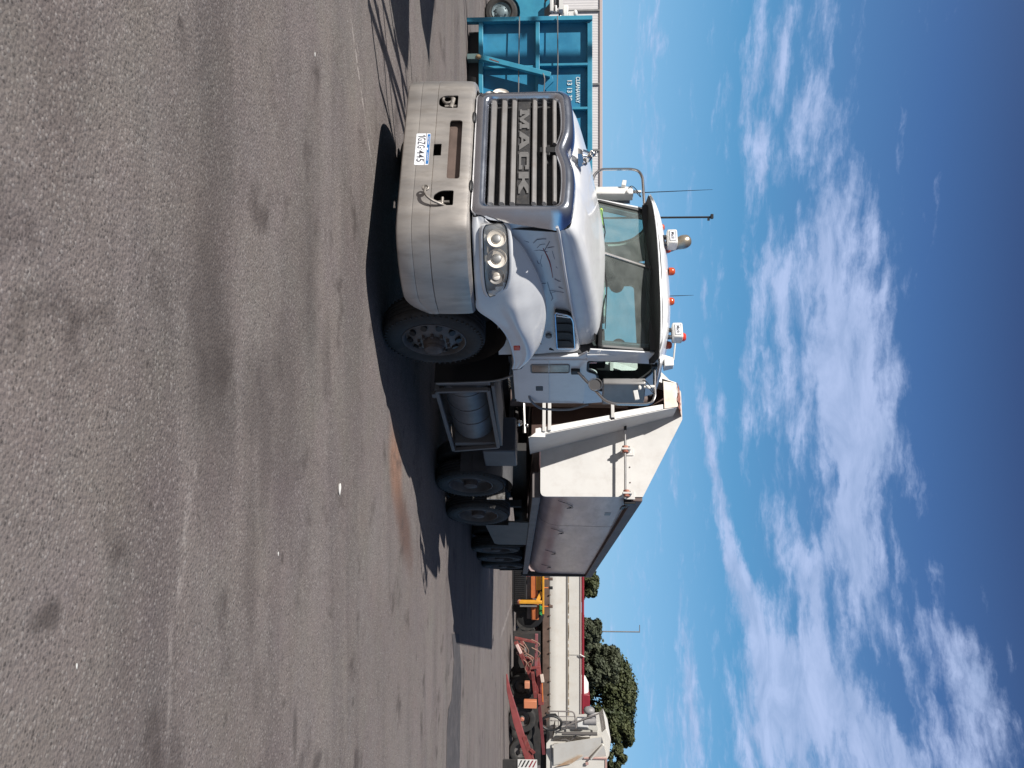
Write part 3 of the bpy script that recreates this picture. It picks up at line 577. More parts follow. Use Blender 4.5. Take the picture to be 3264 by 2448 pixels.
    # ---- emblem on the bonnet: small chrome bulldog on a plinth
    e = MB(); e.loft([[V(-.055,.22,2.0),V(.015,.22,2.0),V(.02,.42,2.01),V(-.06,.42,2.01)],[V(-.045,.24,2.045),V(.005,.24,2.045),V(.01,.40,2.062),V(-.05,.40,2.062)]],cu=True,cap=True); rq = Matrix.Rotation(math.radians(-28),3,'X'); e.ell(V(-.02,.33,2.105),(.034,.058,.032),12,8,rq); e.ell(V(-.02,.268,2.145),(.030,.032,.030),12,8); e.ell(V(-.02,.240,2.132),(.021,.020,.016),8,6)
    for sx in (-1,1):
        e.tube([V(-.02+sx*.022,.29,2.12),V(-.02+sx*.030,.268,2.085),V(-.02+sx*.030,.252,2.05)],.012,6); e.tube([V(-.02+sx*.02,.375,2.09),V(-.02+sx*.028,.39,2.075),V(-.02+sx*.028,.37,2.055)],.013,6); e.ell(V(-.02+sx*.022,.272,2.174),(.008,.007,.014),6,5)
    e.xf(Matrix.Translation(V(-.085,-.075,-.022))); e.build('bonnet_ornament', STEEL, T, sharp=60)
    # ---- fenders : stations around the plan curve, each with a vertical profile
    for s in (-1,1):
        # (x,y outer ; z bottom ; crest x,y,z ; bulge z)
        st = [ # ox,oy, zb, cx,cy,cz
          (.738,.03,1.02,.748,.075,1.13),(.82,.13,1.01,.765,.15,1.24),(.90,.235,1.01,.785,.27,1.37),(.98,.35,1.01,.805,.40,1.455),(1.055,.475,1.01,.845,.56,1.525),
          (1.12,.62,1.01,.89,.78,1.60),(1.165,.78,1.01,.93,1.00,1.65),(1.19,.92,1.02,.955,1.16,1.67),(1.205,1.10,1.155,.98,1.33,1.675),(1.21,1.30,1.245,1.01,1.50,1.665),(1.21,1.50,1.29,1.04,1.68,1.64),(1.205,1.75,1.315,1.07,1.86,1.60),(1.20,1.98,1.325,1.10,2.02,1.52),(1.195,2.17,1.30,1.15,2.17,1.40)]
        cols_ = []
        for i_,(ox,oy,zb,cx,cy,cz) in enumerate(st):
            o2 = V(ox,oy,zb); c2 = V(cx,cy,cz); zs_ = [1.09,1.17,1.26,1.335,1.35,1.355,1.36,1.375,1.40,1.435,1.475,1.50,1.47,1.37][i_]
            ln_ = [.2,.6,1,1,1,.9,.7,.4,.2,0,0,0,0,0][i_]; sh = V(ox-.055*ln_,oy+.045*ln_,min(zs_,cz-.03)); top_ = sh.lerp(c2,.5)+V(0,0,.015)
            pts = [o2+V(-.02,.0,-.0), o2, V(ox+.003,oy,zb+.035), V(ox-.030*ln_+.002,oy+.024*ln_,zb*.45+sh.z*.55), V(sh.x+.004,sh.y-.004,sh.z-.02*(1 if sh.z-zb>.1 else .3)), sh.lerp(c2,.18)+V(0,0,.012), top_, c2+V(0,0,.0), V(cx-.05, cy+.015, cz-.035), V(cx-.11,cy+.04,cz-.11)]
            cols_.append([V(s*p.x,p.y,p.z) for p in pts])
        R2 = [cat(c,4) for c in cols_]; R3 = [cat(list(r),4) for r in zip(*R2)]
        fm = MB().loft(R3); fm.f = [f_ for f_ in fm.f if not (lambda c_: .79 < abs(c_.x) and .085 < c_.y < .66 and 1.125 < c_.z < 1.325-max(0,c_.y-.5)*.35)(sum((fm.v[i] for i in f_), V(0,0,0))/len(f_))]
        fe = fm.build('fender', WHITE, T, sharp=60)
        # wheel arch lip and liner
        lip = [V(s*(o[0]-.006),o[1],o[2]+.004) for o in st[6:]]
        MB().tube(cat(lip,4), .012, 6).build('arch_lip', WHITE, fe)
        ln = MB(); arc = [V(0,1.47+.66*math.cos(a),.53+.74*math.sin(a)) for a in [math.radians(d) for d in range(0,181,12)]]
        ln.loft([[V(s*1.17,p.y,p.z) for p in arc],[V(s*.72,p.y,p.z) for p in arc]]); ln.loft([[V(s*.72,p.y,p.z) for p in arc],[V(s*.72,1.47,.6) for p in arc]]); ln.build('arch_liner', UNDER, T)
        # headlight
        def hp(ox, oy, z, d=0): return V(s*ox, oy, z)
        base = []
        hl = [(.785,.085,1.14,1.285),(.815,.12,1.118,1.318),(.88,.205,1.112,1.33),(.96,.315,1.110,1.333),(1.035,.437,1.108,1.33),(1.09,.55,1.11,1.315),(1.13,.655,1.12,1.275),(1.15,.725,1.145,1.21)]
        LX, LY = -.048, .040
        def hrow(off, grow):
            up = [V(s*(x+LX+off*.75),y+LY-off*.66,zt+grow) for x,y,zb,zt in hl]; dn = [V(s*(x+off*.75),y-off*.66,zb-grow) for x,y,zb,zt in reversed(hl)]
            return cat(up,3)+cat(dn,3)
        bz = MB(); bz.loft([hrow(-.004,.042),hrow(.014,.034),hrow(.020,.016),hrow(.016,.002),hrow(-.05,-.004)], cu=True); bz.build('headlight_bezel', WHITE, fe, sharp=60)
        r_ = MB(); ups = [V(s*(x-.05+LX),y+.06+LY,zt+.02) for x,y,zb,zt in hl]; dns = [V(s*(x-.05),y+.06,zb-.02) for x,y,zb,zt in hl]; r_.loft([cat(ups,3),cat(dns,3)]); head = r_.build('headlight', REFL, T, sharp=60)
        for k,(x,y,z,rad) in enumerate([(.860,.215,1.225,.088),(.965,.375,1.222,.094),(1.045,.545,1.21,.078)]):
            nrm = V(s*(.25+.12*k),-1,.12).normalized(); c = V(s*x,y,z)+nrm*.020; rot = nrm.to_track_quat('X','Z').to_matrix()
            mm = MB(); mm.lathe([(rad,.012),(rad*.96,.020),(rad*.85,.004),(rad*.5,-.004),(rad*.45,.008),(.001,.018)],(0,0,0),'x',24,1); mm.xf(Matrix.Translation(c) @ rot.to_4x4())
            mm.build('lamp_unit', REFL if k < 2 else GREYBAR, head, sharp=30)
            mm = MB(); mm.ell((0,0,0),(.012,rad*.5,rad*.5),14,8); mm.xf(Matrix.Translation(c+nrm*.008) @ rot.to_4x4()); mm.build('projector', GREYM if k < 2 else REFL, head)
        le = MB(); f = []
        for (x,y,zb,zt) in hl: f.append([V(s*(x+LX+.010),y+LY-.008,zt+.002),V(s*(x+LX*.75+.016),y+LY*.75-.014,zt*.75+zb*.25),V(s*(x+LX*.5+.018),y+LY*.5-.016,(zt+zb)/2),V(s*(x+LX*.2+.016),y+LY*.2-.014,zt*.2+zb*.8),V(s*(x+.010),y-.008,zb-.002)])
        le.loft([cat(list(c_),3) for c_ in zip(*[cat(a,3) for a in f])]); le.build('headlight_glass', LENS, head, sharp=70)
        rim_ = MB(); rim_.tube(hrow(.017,.001), .005, 6, closed=True); rim_.build('headlight_seal', BLACK, head)
        mk = MB().box(s*1.205-.015*(1 if s>0 else 1), s*1.205+.015, 1.60,1.70,1.335,1.405).build('side_marker_lamp', REDL, fe, bevel=.01)
        MB().box(min(s*.95,s*1.05),max(s*.95,s*1.05),2.165,2.20,1.29,2.02).build('cowl_panel', WHITE, T, bevel=.012)
        # cowl below the fender tail
        MB().slab(fillet([V(s*1.05,2.15,1.30),V(s*1.05,2.15,1.48),V(s*1.16,2.18,1.40),V(s*1.17,2.2,1.30)],.02,3),(0,.06,0)).build('fender_bracket', FRAMEM, T)
    # ---- cab
    Tm = T
    wx = lambda z: 1.06 if z < 2.12 else 1.06-(z-2.12)*.10
    def sp(y, z, s, d=0): return V(s*(wx(z)+d), y, z)
    win = [(2.235,2.095),(2.42,2.10),(2.50,2.135),(2.56,2.235),(2.62,2.255),(2.98,2.265),(3.03,2.32),(2.98,2.60),(2.88,2.76),(2.66,2.885),(2.38,2.875),(2.32,2.83)]
    side = [(2.16,1.29),(3.26,1.285),(3.36,1.38),(3.385,2.3),(3.36,2.75),(3.24,3.0),(2.8,3.0),(2.30,2.94),(2.19,2.70),(2.03,2.24),(2.14,2.03)]
    for s in (-1,1):
        def mp(poly, z0, z1):  # keep the fold at z 2.12: split the panel into lower and upper flat pieces
            return [p for p in poly]
        low = [(2.16,1.29),(3.24,1.285),(3.33,1.33),(3.36,1.42),(3.38,2.12),(2.04,2.12),(2.14,2.03)]
        MB().slab([sp(y,z,s) for y,z in low], (-s*.03,0,0)).build('cab_side', WHITE, T, sharp=0, bevel=.01)
        upq = [(2.10,2.12),(3.38,2.12),(3.385,2.4),(3.36,2.75),(3.26,2.985),(2.8,3.0),(2.37,2.96),(2.26,2.72),(2.13,2.30)]
        wl = [(max(y,0),max(z,2.12)) for y,z in win if True]
        wl = [(2.235,2.135),(2.47,2.135),(2.56,2.235),(2.62,2.255),(2.98,2.265),(3.03,2.32),(2.98,2.60),(2.88,2.76),(2.66,2.885),(2.38,2.875),(2.32,2.83)]
        hole = fillet([sp(y,z,s) for y,z in wl], [.03,.03,.03,.02,.04,.03,.08,.08,.08,.04,.03], 4)
        MB().slab([sp(y,z,s) for y,z in upq], (-s*.035,0,0), [hole]).build('cab_side_upper', WHITE, T, sharp=0)
        dr = MB(); dlow = fillet([sp(y,z,s,.012) for y,z in [(2.20,1.40),(2.25,1.335),(3.20,1.33),(3.27,1.40),(3.285,2.12),(2.20,2.12)]],[.03,.03,.05,.03,0,0],4)
        dr.slab(dlow, (-s*.014,0,0)); dup_ = [sp(y,z,s,.012) for y,z in [(2.20,2.12),(3.285,2.12),(3.27,2.45),(3.17,2.78),(3.02,2.92),(2.38,2.93),(2.29,2.86)]]
        dr.slab(dup_, (-s*.014,0,0), [[p+V(s*.012,0,0) for p in fillet([sp(y,z,s) for y,z in [(2.225,2.128),(2.48,2.128),(2.565,2.225),(2.62,2.243),(2.99,2.253),(3.045,2.32),(2.995,2.61),(2.89,2.775),(2.66,2.90),(2.37,2.89),(2.305,2.84)]], [.03,.03,.03,.02,.04,.03,.08,.08,.08,.04,.03],4)]])
        door = dr.build('door', WHITE, T, sharp=0)
        MB().tube([p+V(s*.008,0,0) for p in hole], .015, 6, closed=True).build('window_seal', BLACK, door)
        if s < 0: MB().slab([p-V(s*.014,0,0) for p in hole], (-s*.004,0,0)).build('door_window', GLASS, door, sharp=0)   # the near window is wound down
        MB().slab(fillet([sp(y,z,s,.010) for y,z in [(2.86,1.545),(2.98,1.545),(2.98,1.63),(2.86,1.63)]],.015,3), (s*.006,0,0)).build('door_handle', mat('dark_blue_handle_recess', (.008,.012,.03), .4), door)
        kw = MB().slab(fillet([sp(y,z,s,.010) for y,z in [(2.30,1.50),(2.50,1.50),(2.50,1.93),(2.30,1.93)]],.03,4), (s*.006,0,0)).build('kick_window', mat('kick_window_glass', (.42,.36,.31), .1, metal=.7, col2=(.20,.16,.14), vscale=4), door, sharp=0)
        MB().tube(fillet([sp(y,z,s,.017) for y,z in [(2.30,1.50),(2.50,1.50),(2.50,1.93),(2.30,1.93)]],.03,4), .007, 6, closed=True).build('kick_window_seal', GREYM, kw)
        MB().tube([sp(2.2,1.70,s,.018),sp(3.28,1.70,s,.018)], .004, 5).build('door_crease', WHITE, door)
        # grab rail behind the door
        g = MB(); g.tube(cat([V(s*1.06,3.12,1.46),V(s*1.10,3.20,1.48),V(s*1.11,3.36,1.56),V(s*1.115,3.42,1.66),V(s*1.11,3.44,1.95),V(s*1.05,3.42,2.18)],6), .014, 8); g.build('grab_rail', GREYM, T)
        # orange sticker in the corner of the window
        MB().box(s*1.028-.002, s*1.028+.002, 2.27,2.36,2.15,2.235).build('window_sticker', AMBER, door)
    # front lower, rear wall, floor, roof
    MB().box(-1.02,1.02,2.20,3.36,1.25,1.30).build('cab_floor', UNDER, T)
    MB().box(-1.0,1.0,2.16,2.20,1.28,2.26).build('firewall', INTER, T)
    rw = MB(); oq = [V(-1.03,3.36,1.3),V(1.03,3.36,1.3),V(1.04,3.38,2.2),V(1.0,3.36,2.75),V(.92,3.30,3.0),V(-.92,3.30,3.0),V(-1.0,3.36,2.75),V(-1.04,3.38,2.2)]
    for p in oq: p.y = 3.35
    hq = fillet([V(-.62,3.35,2.28),V(.62,3.35,2.28),V(.62,3.35,2.80),V(-.62,3.35,2.80)],.06,4); rw.slab(oq,(0,.03,0),[hq]); rwo = rw.build('rear_wall', WHITE2, T, sharp=0)
    MB().slab([p+V(0,.012,0) for p in hq],(0,.004,0)).build('rear_window', GLASS, rwo, sharp=0)
    iw = MB(); iw.slab([p+V(0,-.025,0) for p in oq],(0,.02,0),[hq]); iw.build('rear_trim', INTER, T, sharp=0)
    # roof
    rows = []
    for (y, hw, zc, ze) in [(1.82,.62,2.945,2.925),(1.88,.96,2.985,2.905),(2.00,1.075,3.035,2.90),(2.25,1.06,3.085,2.93),(2.6,1.03,3.115,2.95),(2.95,1.01,3.12,2.96),(3.2,.985,3.10,2.955),(3.33,.96,3.05,2.95),(3.40,.93,2.97,2.93)]:
        r = []
        for k in range(-8,9):
            t = k/8; x = hw*math.sin(t*math.pi/2); u = abs(x/hw); zz = ze+(zc-ze)*(1-u**3.2)
            yy = y+ (.16*(u**2.5) if y < 2.0 else .04*(u**3))
            r.append(V(x,yy,zz))
        rows.append(r)
    R2 = [cat(list(c),3) for c in zip(*rows)]; rf = MB().loft([list(r) for r in zip(*R2)]); rf.build('roof', WHITE, T, sharp=60)
    # visor: white lip over a dark underside
    vis = []
    for k in range(-12,13):
        t = k/12; x = 1.10*t; u = abs(t); yf = 1.82+.30*u**2.3; zf = 2.925-.0*u-.02*u**4; yb = 2.02+.24*u**2; vis.append((x,yf,zf,yb,2.845-.0*u))
    v1 = MB(); v1.loft([[V(x,yf,zf) for x,yf,zf,yb,zb in vis],[V(x,yf-.008,zf-.012) for x,yf,zf,yb,zb in vis],[V(x,yf+.004,zf-.022) for x,yf,zf,yb,zb in vis],[V(x*.985,yb,zb+.015) for x,yf,zf,yb,zb in vis],[V(x*.96,yb+.06,zb-.035) for x,yf,zf,yb,zb in vis]])
    v1.build('sun_visor', BLACK, T, sharp=40)
    v2 = MB(); v2.loft([[V(x,yf+.02,zf+.012) for x,yf,zf,yb,zb in vis],[V(x*1.004,yf-.010,zf+.008) for x,yf,zf,yb,zb in vis],[V(x*1.004,yf-.014,zf-.006) for x,yf,zf,yb,zb in vis],[V(x,yf,zf-.016) for x,yf,zf,yb,zb in vis]]); v2.build('visor_lip', WHITE, T, sharp=40)
    hd = MB(); hd.slab([V(-.98,2.14,2.81),V(.98,2.14,2.81),V(.98,2.14,2.95),V(-.98,2.14,2.95)],(0,.04,0)); hd.build('header', BLACK, T, sharp=0)
    # windscreen: two panes
    b0, b1 = V(0,1.70,2.285), V(0,2.03,2.86)
    for s in (-1,1):
        a0, a1 = V(s*.97,2.06,2.255), V(s*.93,2.24,2.87)
        ws = MB(); ws.slab([b0,a0,a1,b1], ((b1-b0).cross(a0-b0)).normalized()*(-.004*s)); ws.build('windscreen', GLASS, T, sharp=0)
        ap = MB(); ap.bar(V(s*1.042,2.125,2.13), V(s*.992,2.305,2.90), .19, .02, (s*.96,-.25,0)); ap.build('pillar', WHITE, T, bevel=.004); ip = MB(); ip.bar(a0+V(-s*.03,.05,0), a1+V(-s*.03,.05,0), .12, .06, (s,-1,0)); ip.build('pillar_trim', mat('blue_grey_trim',(.075,.09,.12),.6), T, bevel=.01)
        gs = MB(); gs.tube([b0.lerp(a0,.0)+V(0,-.004,0), a0+V(0,-.006,0), a0.lerp(a1,.06)+V(s*.012,-.004,0), a1+V(s*.012,-.004,0)], [.015,.026,.026,.026], 6); gs.build('windscreen_seal', BLACK, T)
        wp = MB(); wp.tube([V(s*.12,1.72,2.30),V(s*.35,1.80,2.335),V(s*.80,1.98,2.315)], [.008,.007,.004], 6); wp.tube([V(s*.70,1.93,2.27),V(s*.45,1.85,2.32)], .007, 6); wp.build('wiper', BLACK, T)
    MB().bar(b0+V(0,-.012,0), b1+V(0,-.012,0), .03, .018, (0,-1,0)).build('windscreen_post', STEEL, T, bevel=.004)
    cw = MB(); cw.loft([[V(x,1.60+.42*(abs(x)/.95)**1.3,2.225-.03*abs(x)) for x in [k*.095 for k in range(-10,11)]],[V(x,1.76+.38*(abs(x)/.95)**1.3,2.262-.02*abs(x)) for x in [k*.095 for k in range(-10,11)]]]); cw.build('scuttle', BLACK, T)
    dsh = MB(); dsh.loft([[V(x,1.80+.36*(abs(x)/.95)**1.4,2.285) for x in [k*.095 for k in range(-10,11)]],[V(x,2.24,2.295) for x in [k*.095 for k in range(-10,11)]],[V(x,2.36,2.20) for x in [k*.095 for k in range(-10,11)]],[V(x,2.34,1.75) for x in [k*.095 for k in range(-10,11)]]]); dsh.build('dashboard', INTER, T)
    MB().box(-.86,-.52,2.02,2.12,2.29,2.335).build('hi_vis_vest', mat('hi_vis_yellow', (.55,.75,.12), .8, var=.2, vscale=20), T, bevel=.02)
    MB().box(.15,.62,2.02,2.20,2.292,2.33).build('papers', mat('paper_clutter', (.45,.50,.48), .8, col2=(.12,.13,.13), vscale=14), T, bevel=.02)
    # steering wheel, seats, sun blinds
    st_ = MB(); cc = V(-.45,2.46,2.36); nn = V(0,-.55,.83).normalized(); uu = V(1,0,0); vv = nn.cross(uu); st_.tube([cc+(uu*math.cos(a)+vv*math.sin(a))*.225 for a in [k*math.pi/14 for k in range(28)]], .016, 8, closed=True)
    for a in (0,2.1,4.2): st_.bar(cc, cc+(uu*math.cos(a)+vv*math.sin(a))*.22, .03,.012)
    st_.cyl(cc,cc-nn*.4,.03,8); st_.build('steering_wheel', BLACK, T)
    for x in (-.47,.45):
        z_ = MB(); z_.box(x-.25,x+.25,2.62,3.1,1.75,1.88); z_.box(x-.24,x+.24,3.02,3.16,1.85,2.38); z_.ell(V(x,3.08,2.55),(.13,.06,.10)); z_.bar(V(x,3.08,2.36),V(x,3.08,2.5),.12,.03); z_.build('seat', SEAT, T, bevel=.03)
    # roof lamps
    for x, y in [(-.78,2.32),(-.33,2.12),(0,2.08),(.36,2.14),(.80,2.36)]:
        zt = 3.03+.06*(1-abs(x)); m = MB(); m.lathe([(.046,-.03),(.047,.0),(.042,.025),(.027,.040),(.001,.044)], V(x,y,zt), 'z', 20, 1); m.build('roof_marker_lamp', AMBER, T)
    def beacon(x, y, z, nm):
        k = MB(); k.box(x-.095,x+.095,y-.07,y+.09,z,z+.115); bo_ = k.build('sign_box', BEACON, T, bevel=.018)
        MB().box(x-.065,x+.065,y-.075,y-.0705,z+.028,z+.093).build('sign_plate', PLATEW, bo_, bevel=.004)
        MB().tube([V(x-.065,y-.077,z+.028),V(x+.065,y-.077,z+.028),V(x+.065,y-.077,z+.093),V(x-.065,y-.077,z+.093)], .002, 4, closed=True).build('sign_border', PLATEC, bo_)
        text_mb('Mack', V(x-.048,y-.0755,z+.043), (1,0,0), (0,0,1), .096, .036, .002, .01).build('sign_word', PLATEC, bo_, sharp=0)
        st2 = MB(); st2.box(x-.06,x-.03,y,y+.05,z-.09,z); st2.box(x+.03,x+.06,y,y+.05,z-.09,z); st2.build('sign_foot', GREYM, bo_)
        return bo_
    beacon(-.335,1.93,3.04,1)
    b2 = beacon(.705,2.24,3.075,2); MB().lathe([(.05,-.02),(.05,.02),(.035,.04),(.001,.045)], V(.73,2.30,3.195),'z',18,1).build('beacon_lens', REDL, b2)
    wb = MB(); wb.loft([[V(.80,2.58,3.02),V(.95,2.58,3.02),V(.95,2.72,3.02),V(.80,2.72,3.02)],[V(.83,2.60,3.13),V(.93,2.60,3.13),V(.93,2.70,3.13),V(.83,2.70,3.13)]],cu=True,cap=True); wb.bar(V(.66,2.5,3.15),V(.86,2.62,3.13),.02,.02); wb.build('work_lamp', BEACON, T, bevel=.01)
    ex = MB(); ex.tube(cat([V(-1.31,3.50,1.6),V(-1.31,3.50,3.15),V(-1.33,3.50,3.32),V(-1.38,3.50,3.47),V(-1.43,3.49,3.60)],6), [.075]*16+[.078,.085,.09,.095,.095,.090,.082,.066,.04], 16, cap=True)
    ex.build('exhaust_stack', mat('cream_heat_stained_steel', (.60,.52,.40), .3, metal=.8, var=.3), T)
    for base, top, r in [((-1.32,2.34,2.84),(-1.34,2.32,3.70),.006),((.13,2.4,3.08),(.12,2.4,3.38),.005)]:
        a = MB(); a.tube([V(*base),V(*base).lerp(V(*top),.5),V(*top)], [r,r*.8,r*.35], 6); a.build('aerial', BLACK, T)
    # mirrors
    def mirror(s):
        m = MB()
        if s > 0: pth = [V(1.07,2.44,2.01),V(1.16,2.44,2.08),V(1.46,2.42,2.32),V(1.50,2.42,2.42),V(1.50,2.43,2.74),V(1.49,2.42,2.83),V(1.42,2.42,2.87),V(1.05,2.46,2.885)]
        else: pth = [V(-1.06,2.40,2.05),V(-1.22,2.30,2.17),V(-1.56,2.28,2.26),V(-1.63,2.27,2.34),V(-1.63,2.27,2.72),V(-1.60,2.27,2.81),V(-1.50,2.27,2.85),V(-1.05,2.25,2.85)]
        fil = fillet(pth, .09, 5) ; fil = [pth[0]]+fil[6:-6]+[pth[-1]]
        m.tube(fil, .017, 10); arm = m.build('mirror_arm', STEEL, T)
        k = MB(); x0 = 1.30 if s > 0 else -1.38; 
        lo, hi = (2.30,2.77) if s > 0 else (2.27,2.74)
        outer = [(x0-.10,.0),(x0-.10,.12),(x0+.085,.28),(x0+.105,.24),(x0-.015,-.045),(x0-.085,-.035)] if s > 0 else [(x0+.06,.0),(x0+.06,.10),(x0-.11,.12),(x0-.11,.03),(x0-.02,-.035),(x0+.045,-.035)]
        k.loft([[V(x,2.40+y,z) for x,y in outer] for z in (lo,hi)], cu=True, cap=True); hs_ = k.build('mirror_housing', BEACON if s < 0 else mat('grey_mirror_shell', (.34,.33,.32), .35, metal=.4, var=.2), arm, bevel=.012, sharp=30)
        f = MB(); f.bar(V(x0-.09,2.525,(lo+hi)/2),V(x0+.085,2.685 if s > 0 else 2.54,(lo+hi)/2),hi-lo-.06,.004,(0,0,1)) if False else f.slab([V(x0-.09,2.528,lo+.03),V(x0+.08,2.686 if s > 0 else 2.53,lo+.03),V(x0+.08,2.686 if s > 0 else 2.53,hi-.03),V(x0-.09,2.528,hi-.03)],(0,.004,0)); f.build('mirror_glass', CHROME, arm)
        c = MB(); c.bar(V(x0-.0,2.40,hi-.02),V(x0-.0,2.40,hi+.10),.03,.03); c.bar(V(x0+.06*s,2.37,hi-.12),V(x0+.16*s,2.40,hi-.10),.05,.05); c.ell(V(x0+.03,2.36,hi-.07),(.028,.02,.02)); c.ell(V(x0+.03,2.36,hi+.03),(.018,.015,.02)); c.build('mirror_clamp', BEACON, arm, bevel=.004)
        w = MB(); w.tube(cat([V(x0+.0,2.38,hi-.08),V(x0-.06,2.36,hi-.02),V(x0+.02,2.36,hi+.05),V(x0+.10,2.38,hi+.09),V(x0+.02,2.36,hi+.02)],4), .005, 5); w.build('mirror_cable', BLACK, arm)
        bk_ = MB(); bk_.box(s*1.07-.035,s*1.07+.035,2.40,2.50,1.95,2.05); bk_.box(s*1.01-.035,s*1.01+.03,2.42,2.50,2.85,2.92); bk_.build('arm_bracket', BLACK, arm, bevel=.01)
        if s > 0:
            r_ = MB(); r_.tube([V(1.28+.075*math.cos(a),2.38,2.215+.075*math.sin(a)) for a in [k_*math.pi/10 for k_ in range(20)]], .006, 6, closed=True); r_.build('round_mirror_ring', STEEL, arm)
            d_ = MB(); d_.lathe([(.001,.0),(.07,.0),(.072,.02),(.05,.04),(.001,.05)], V(1.28,2.39,2.215),'y',20,1); d_.build('round_mirror', mat('round_mirror_back', (.06,.058,.06), .4), arm)
    mirror(1); mirror(-1)
    # ---- chassis, tank, guards, wheels
    ch = MB(); ch.box(-.44,-.36,.35,8.0,.78,1.06); ch.box(.36,.44,.35,8.0,.78,1.06); ch.box(-.36,.36,3.9,4.0,.82,1.0); ch.box(-.36,.36,5.2,5.3,.82,1.0); ch.box(-.36,.36,7.9,8.0,.8,1.04); ch.build('chassis', UNDER, T)
    en = MB(); en.box(-.5,.5,.3,2.1,.62,1.5); en.box(-.7,.7,2.1,2.14,.7,1.4); en.cyl(V(-1.0,1.47,.52),V(1.0,1.47,.52),.07,12); en.bar(V(-.35,1.47,.45),V(-.35,1.47,.8),.12,.12); en.bar(V(.35,1.47,.45),V(.35,1.47,.8),.12,.12)
    for ya in (6.0,7.45): en.cyl(V(-1.0,ya,.52),V(1.0,ya,.52),.10,12); en.ell(V(0,ya,.54),(.26,.22,.24))
    en.cyl(V(0,2.2,.9),V(0,5.8,.6),.06,10); en.build('driveline', UNDER, T)
    for s in (-1,1):
        wheel(T, s*1.235, 1.47, .525, .285, s, 'front')
        wheel(T, s*1.22, 6.0, .525, .27, s, 'rear'); wheel(T, s*1.22, 7.50, .525, .27, s, 'rear')
        fl = MB(); fl.loft([[V(s*.70,2.36,1.28),V(s*1.18,2.36,1.26)],[V(s*.70,2.44,1.15),V(s*1.19,2.44,1.13)],[V(s*.70,2.47,.9),V(s*1.2,2.47,.9)],[V(s*.72,2.50,.40),V(s*1.2,2.50,.40)]]); fl.build('mud_flap', BLACK, T)
        MB().tube(cat([V(s*1.19,2.33,1.30),V(s*1.2,2.42,1.15),V(s*1.205,2.47,.95),V(s*1.21,2.5,.42)],5), .013, 6).build('guard_edge', GREYM, T)
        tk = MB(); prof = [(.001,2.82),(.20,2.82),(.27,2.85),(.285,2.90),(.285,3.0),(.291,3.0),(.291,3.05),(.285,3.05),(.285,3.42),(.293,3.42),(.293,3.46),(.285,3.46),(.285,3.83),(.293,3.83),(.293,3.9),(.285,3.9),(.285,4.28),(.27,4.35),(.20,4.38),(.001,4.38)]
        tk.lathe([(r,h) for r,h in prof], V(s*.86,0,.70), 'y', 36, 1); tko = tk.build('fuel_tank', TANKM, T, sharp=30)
        fr = MB(); c4 = [V(s*1.19,2.74,.40),V(s*1.19,2.70,1.0),V(s*1.19,4.47,1.02),V(s*1.19,4.60,.41)]
        for a in range(4): fr.bar(c4[a], c4[(a+1)%4], .045,.05,(1,0,0))
        fr.bar(c4[0],c4[0]+V(-s*.5,0,0),.05,.05); fr.bar(c4[3],c4[3]+V(-s*.5,0,0),.05,.05); fr.bar(V(s*1.18,2.86,.40),V(s*1.18,2.86,.33),.10,.05,(1,0,0)); fr.build('tank_frame', FRAMEM, T, bevel=.006)
        stp = MB(); stp.box(min(s*.60,s*1.17),max(s*.60,s*1.17),2.66,4.5,1.035,1.075); stp.box(min(s*.62,s*1.16),max(s*.62,s*1.16),2.56,2.66,.42,1.03); stp.box(min(s*.62,s*1.16),max(s*.62,s*1.16),4.42,4.52,.44,1.03); stp.build('step', FRAMEM, T, bevel=.006)
        gd = MB(); arc = [V(0,6.0+.62*math.cos(a),.53+.62*math.sin(a)) for a in [math.radians(d) for d in range(60,191,10)]]; arc += [V(0,5.36,.80),V(0,5.35,.6)]
        gd.loft([[V(s*1.21,p.y,p.z) for p in arc],[V(s*.62,p.y,p.z) for p in arc]]); gd.build('rear_guard', mat('grey_guard', (.07,.07,.075), .5, var=.3), T)
        gd2 = MB(); gd2.box(min(s*.64,s*1.15),max(s*.64,s*1.15),4.75,5.34,.78,1.24); gd2.build('battery_box', mat('dark_battery_box', (.06,.065,.08), .45, var=.3), T, bevel=.02)
        gd3 = MB(); gd3.slab([V(s*.7,8.05,.4),V(s*1.2,8.05,.4),V(s*1.2,8.05,1.0),V(s*.7,8.05,1.0)],(0,.02,0)); gd3.build('mud_flap', BLACK, T)
    MB().slab([V(.75,6.72,.72),V(1.18,6.72,.72),V(1.18,6.72,1.0),V(.75,6.72,1.0)],(0,.03,0)).build('chequer_plate', mat('bright_chequer_plate', (.5,.48,.46), .35, metal=.8, col2=(.15,.14,.13), vscale=14), T)
    fw_ = MB(); fw_.lathe([(.001,.0),(.45,.0),(.47,-.04),(.001,-.04)], V(0,6.75,1.20), 'z', 28, 1); fw_.box(-.45,.45,6.2,7.3,1.06,1.14); fw_.build('fifth_wheel', UNDER, T)
    ct = MB(); ct.ell(V(.62,3.7,1.42),(.05,.05,.05)); ct.cyl(V(.62,3.7,1.35),V(.62,3.7,1.5),.02,8); ct.ell(V(.60,4.1,1.40),(.035,.035,.035)); ct.build('air_coupling', STEEL, T)
    MB().box(-.7,.7,3.55,3.62,1.08,2.55).build('headboard', UNDER, T, bevel=.01) if False else None
    ac = MB(); ac.cyl(V(.70,3.62,2.0),V(.70,3.62,2.95),.12,18); ac.build('air_cleaner', BLACK, T)
    MB().box(-.30,.30,3.55,3.95,1.07,1.28).build('tool_tray', UNDER, T)
    return T
TRUCK = prime_mover()
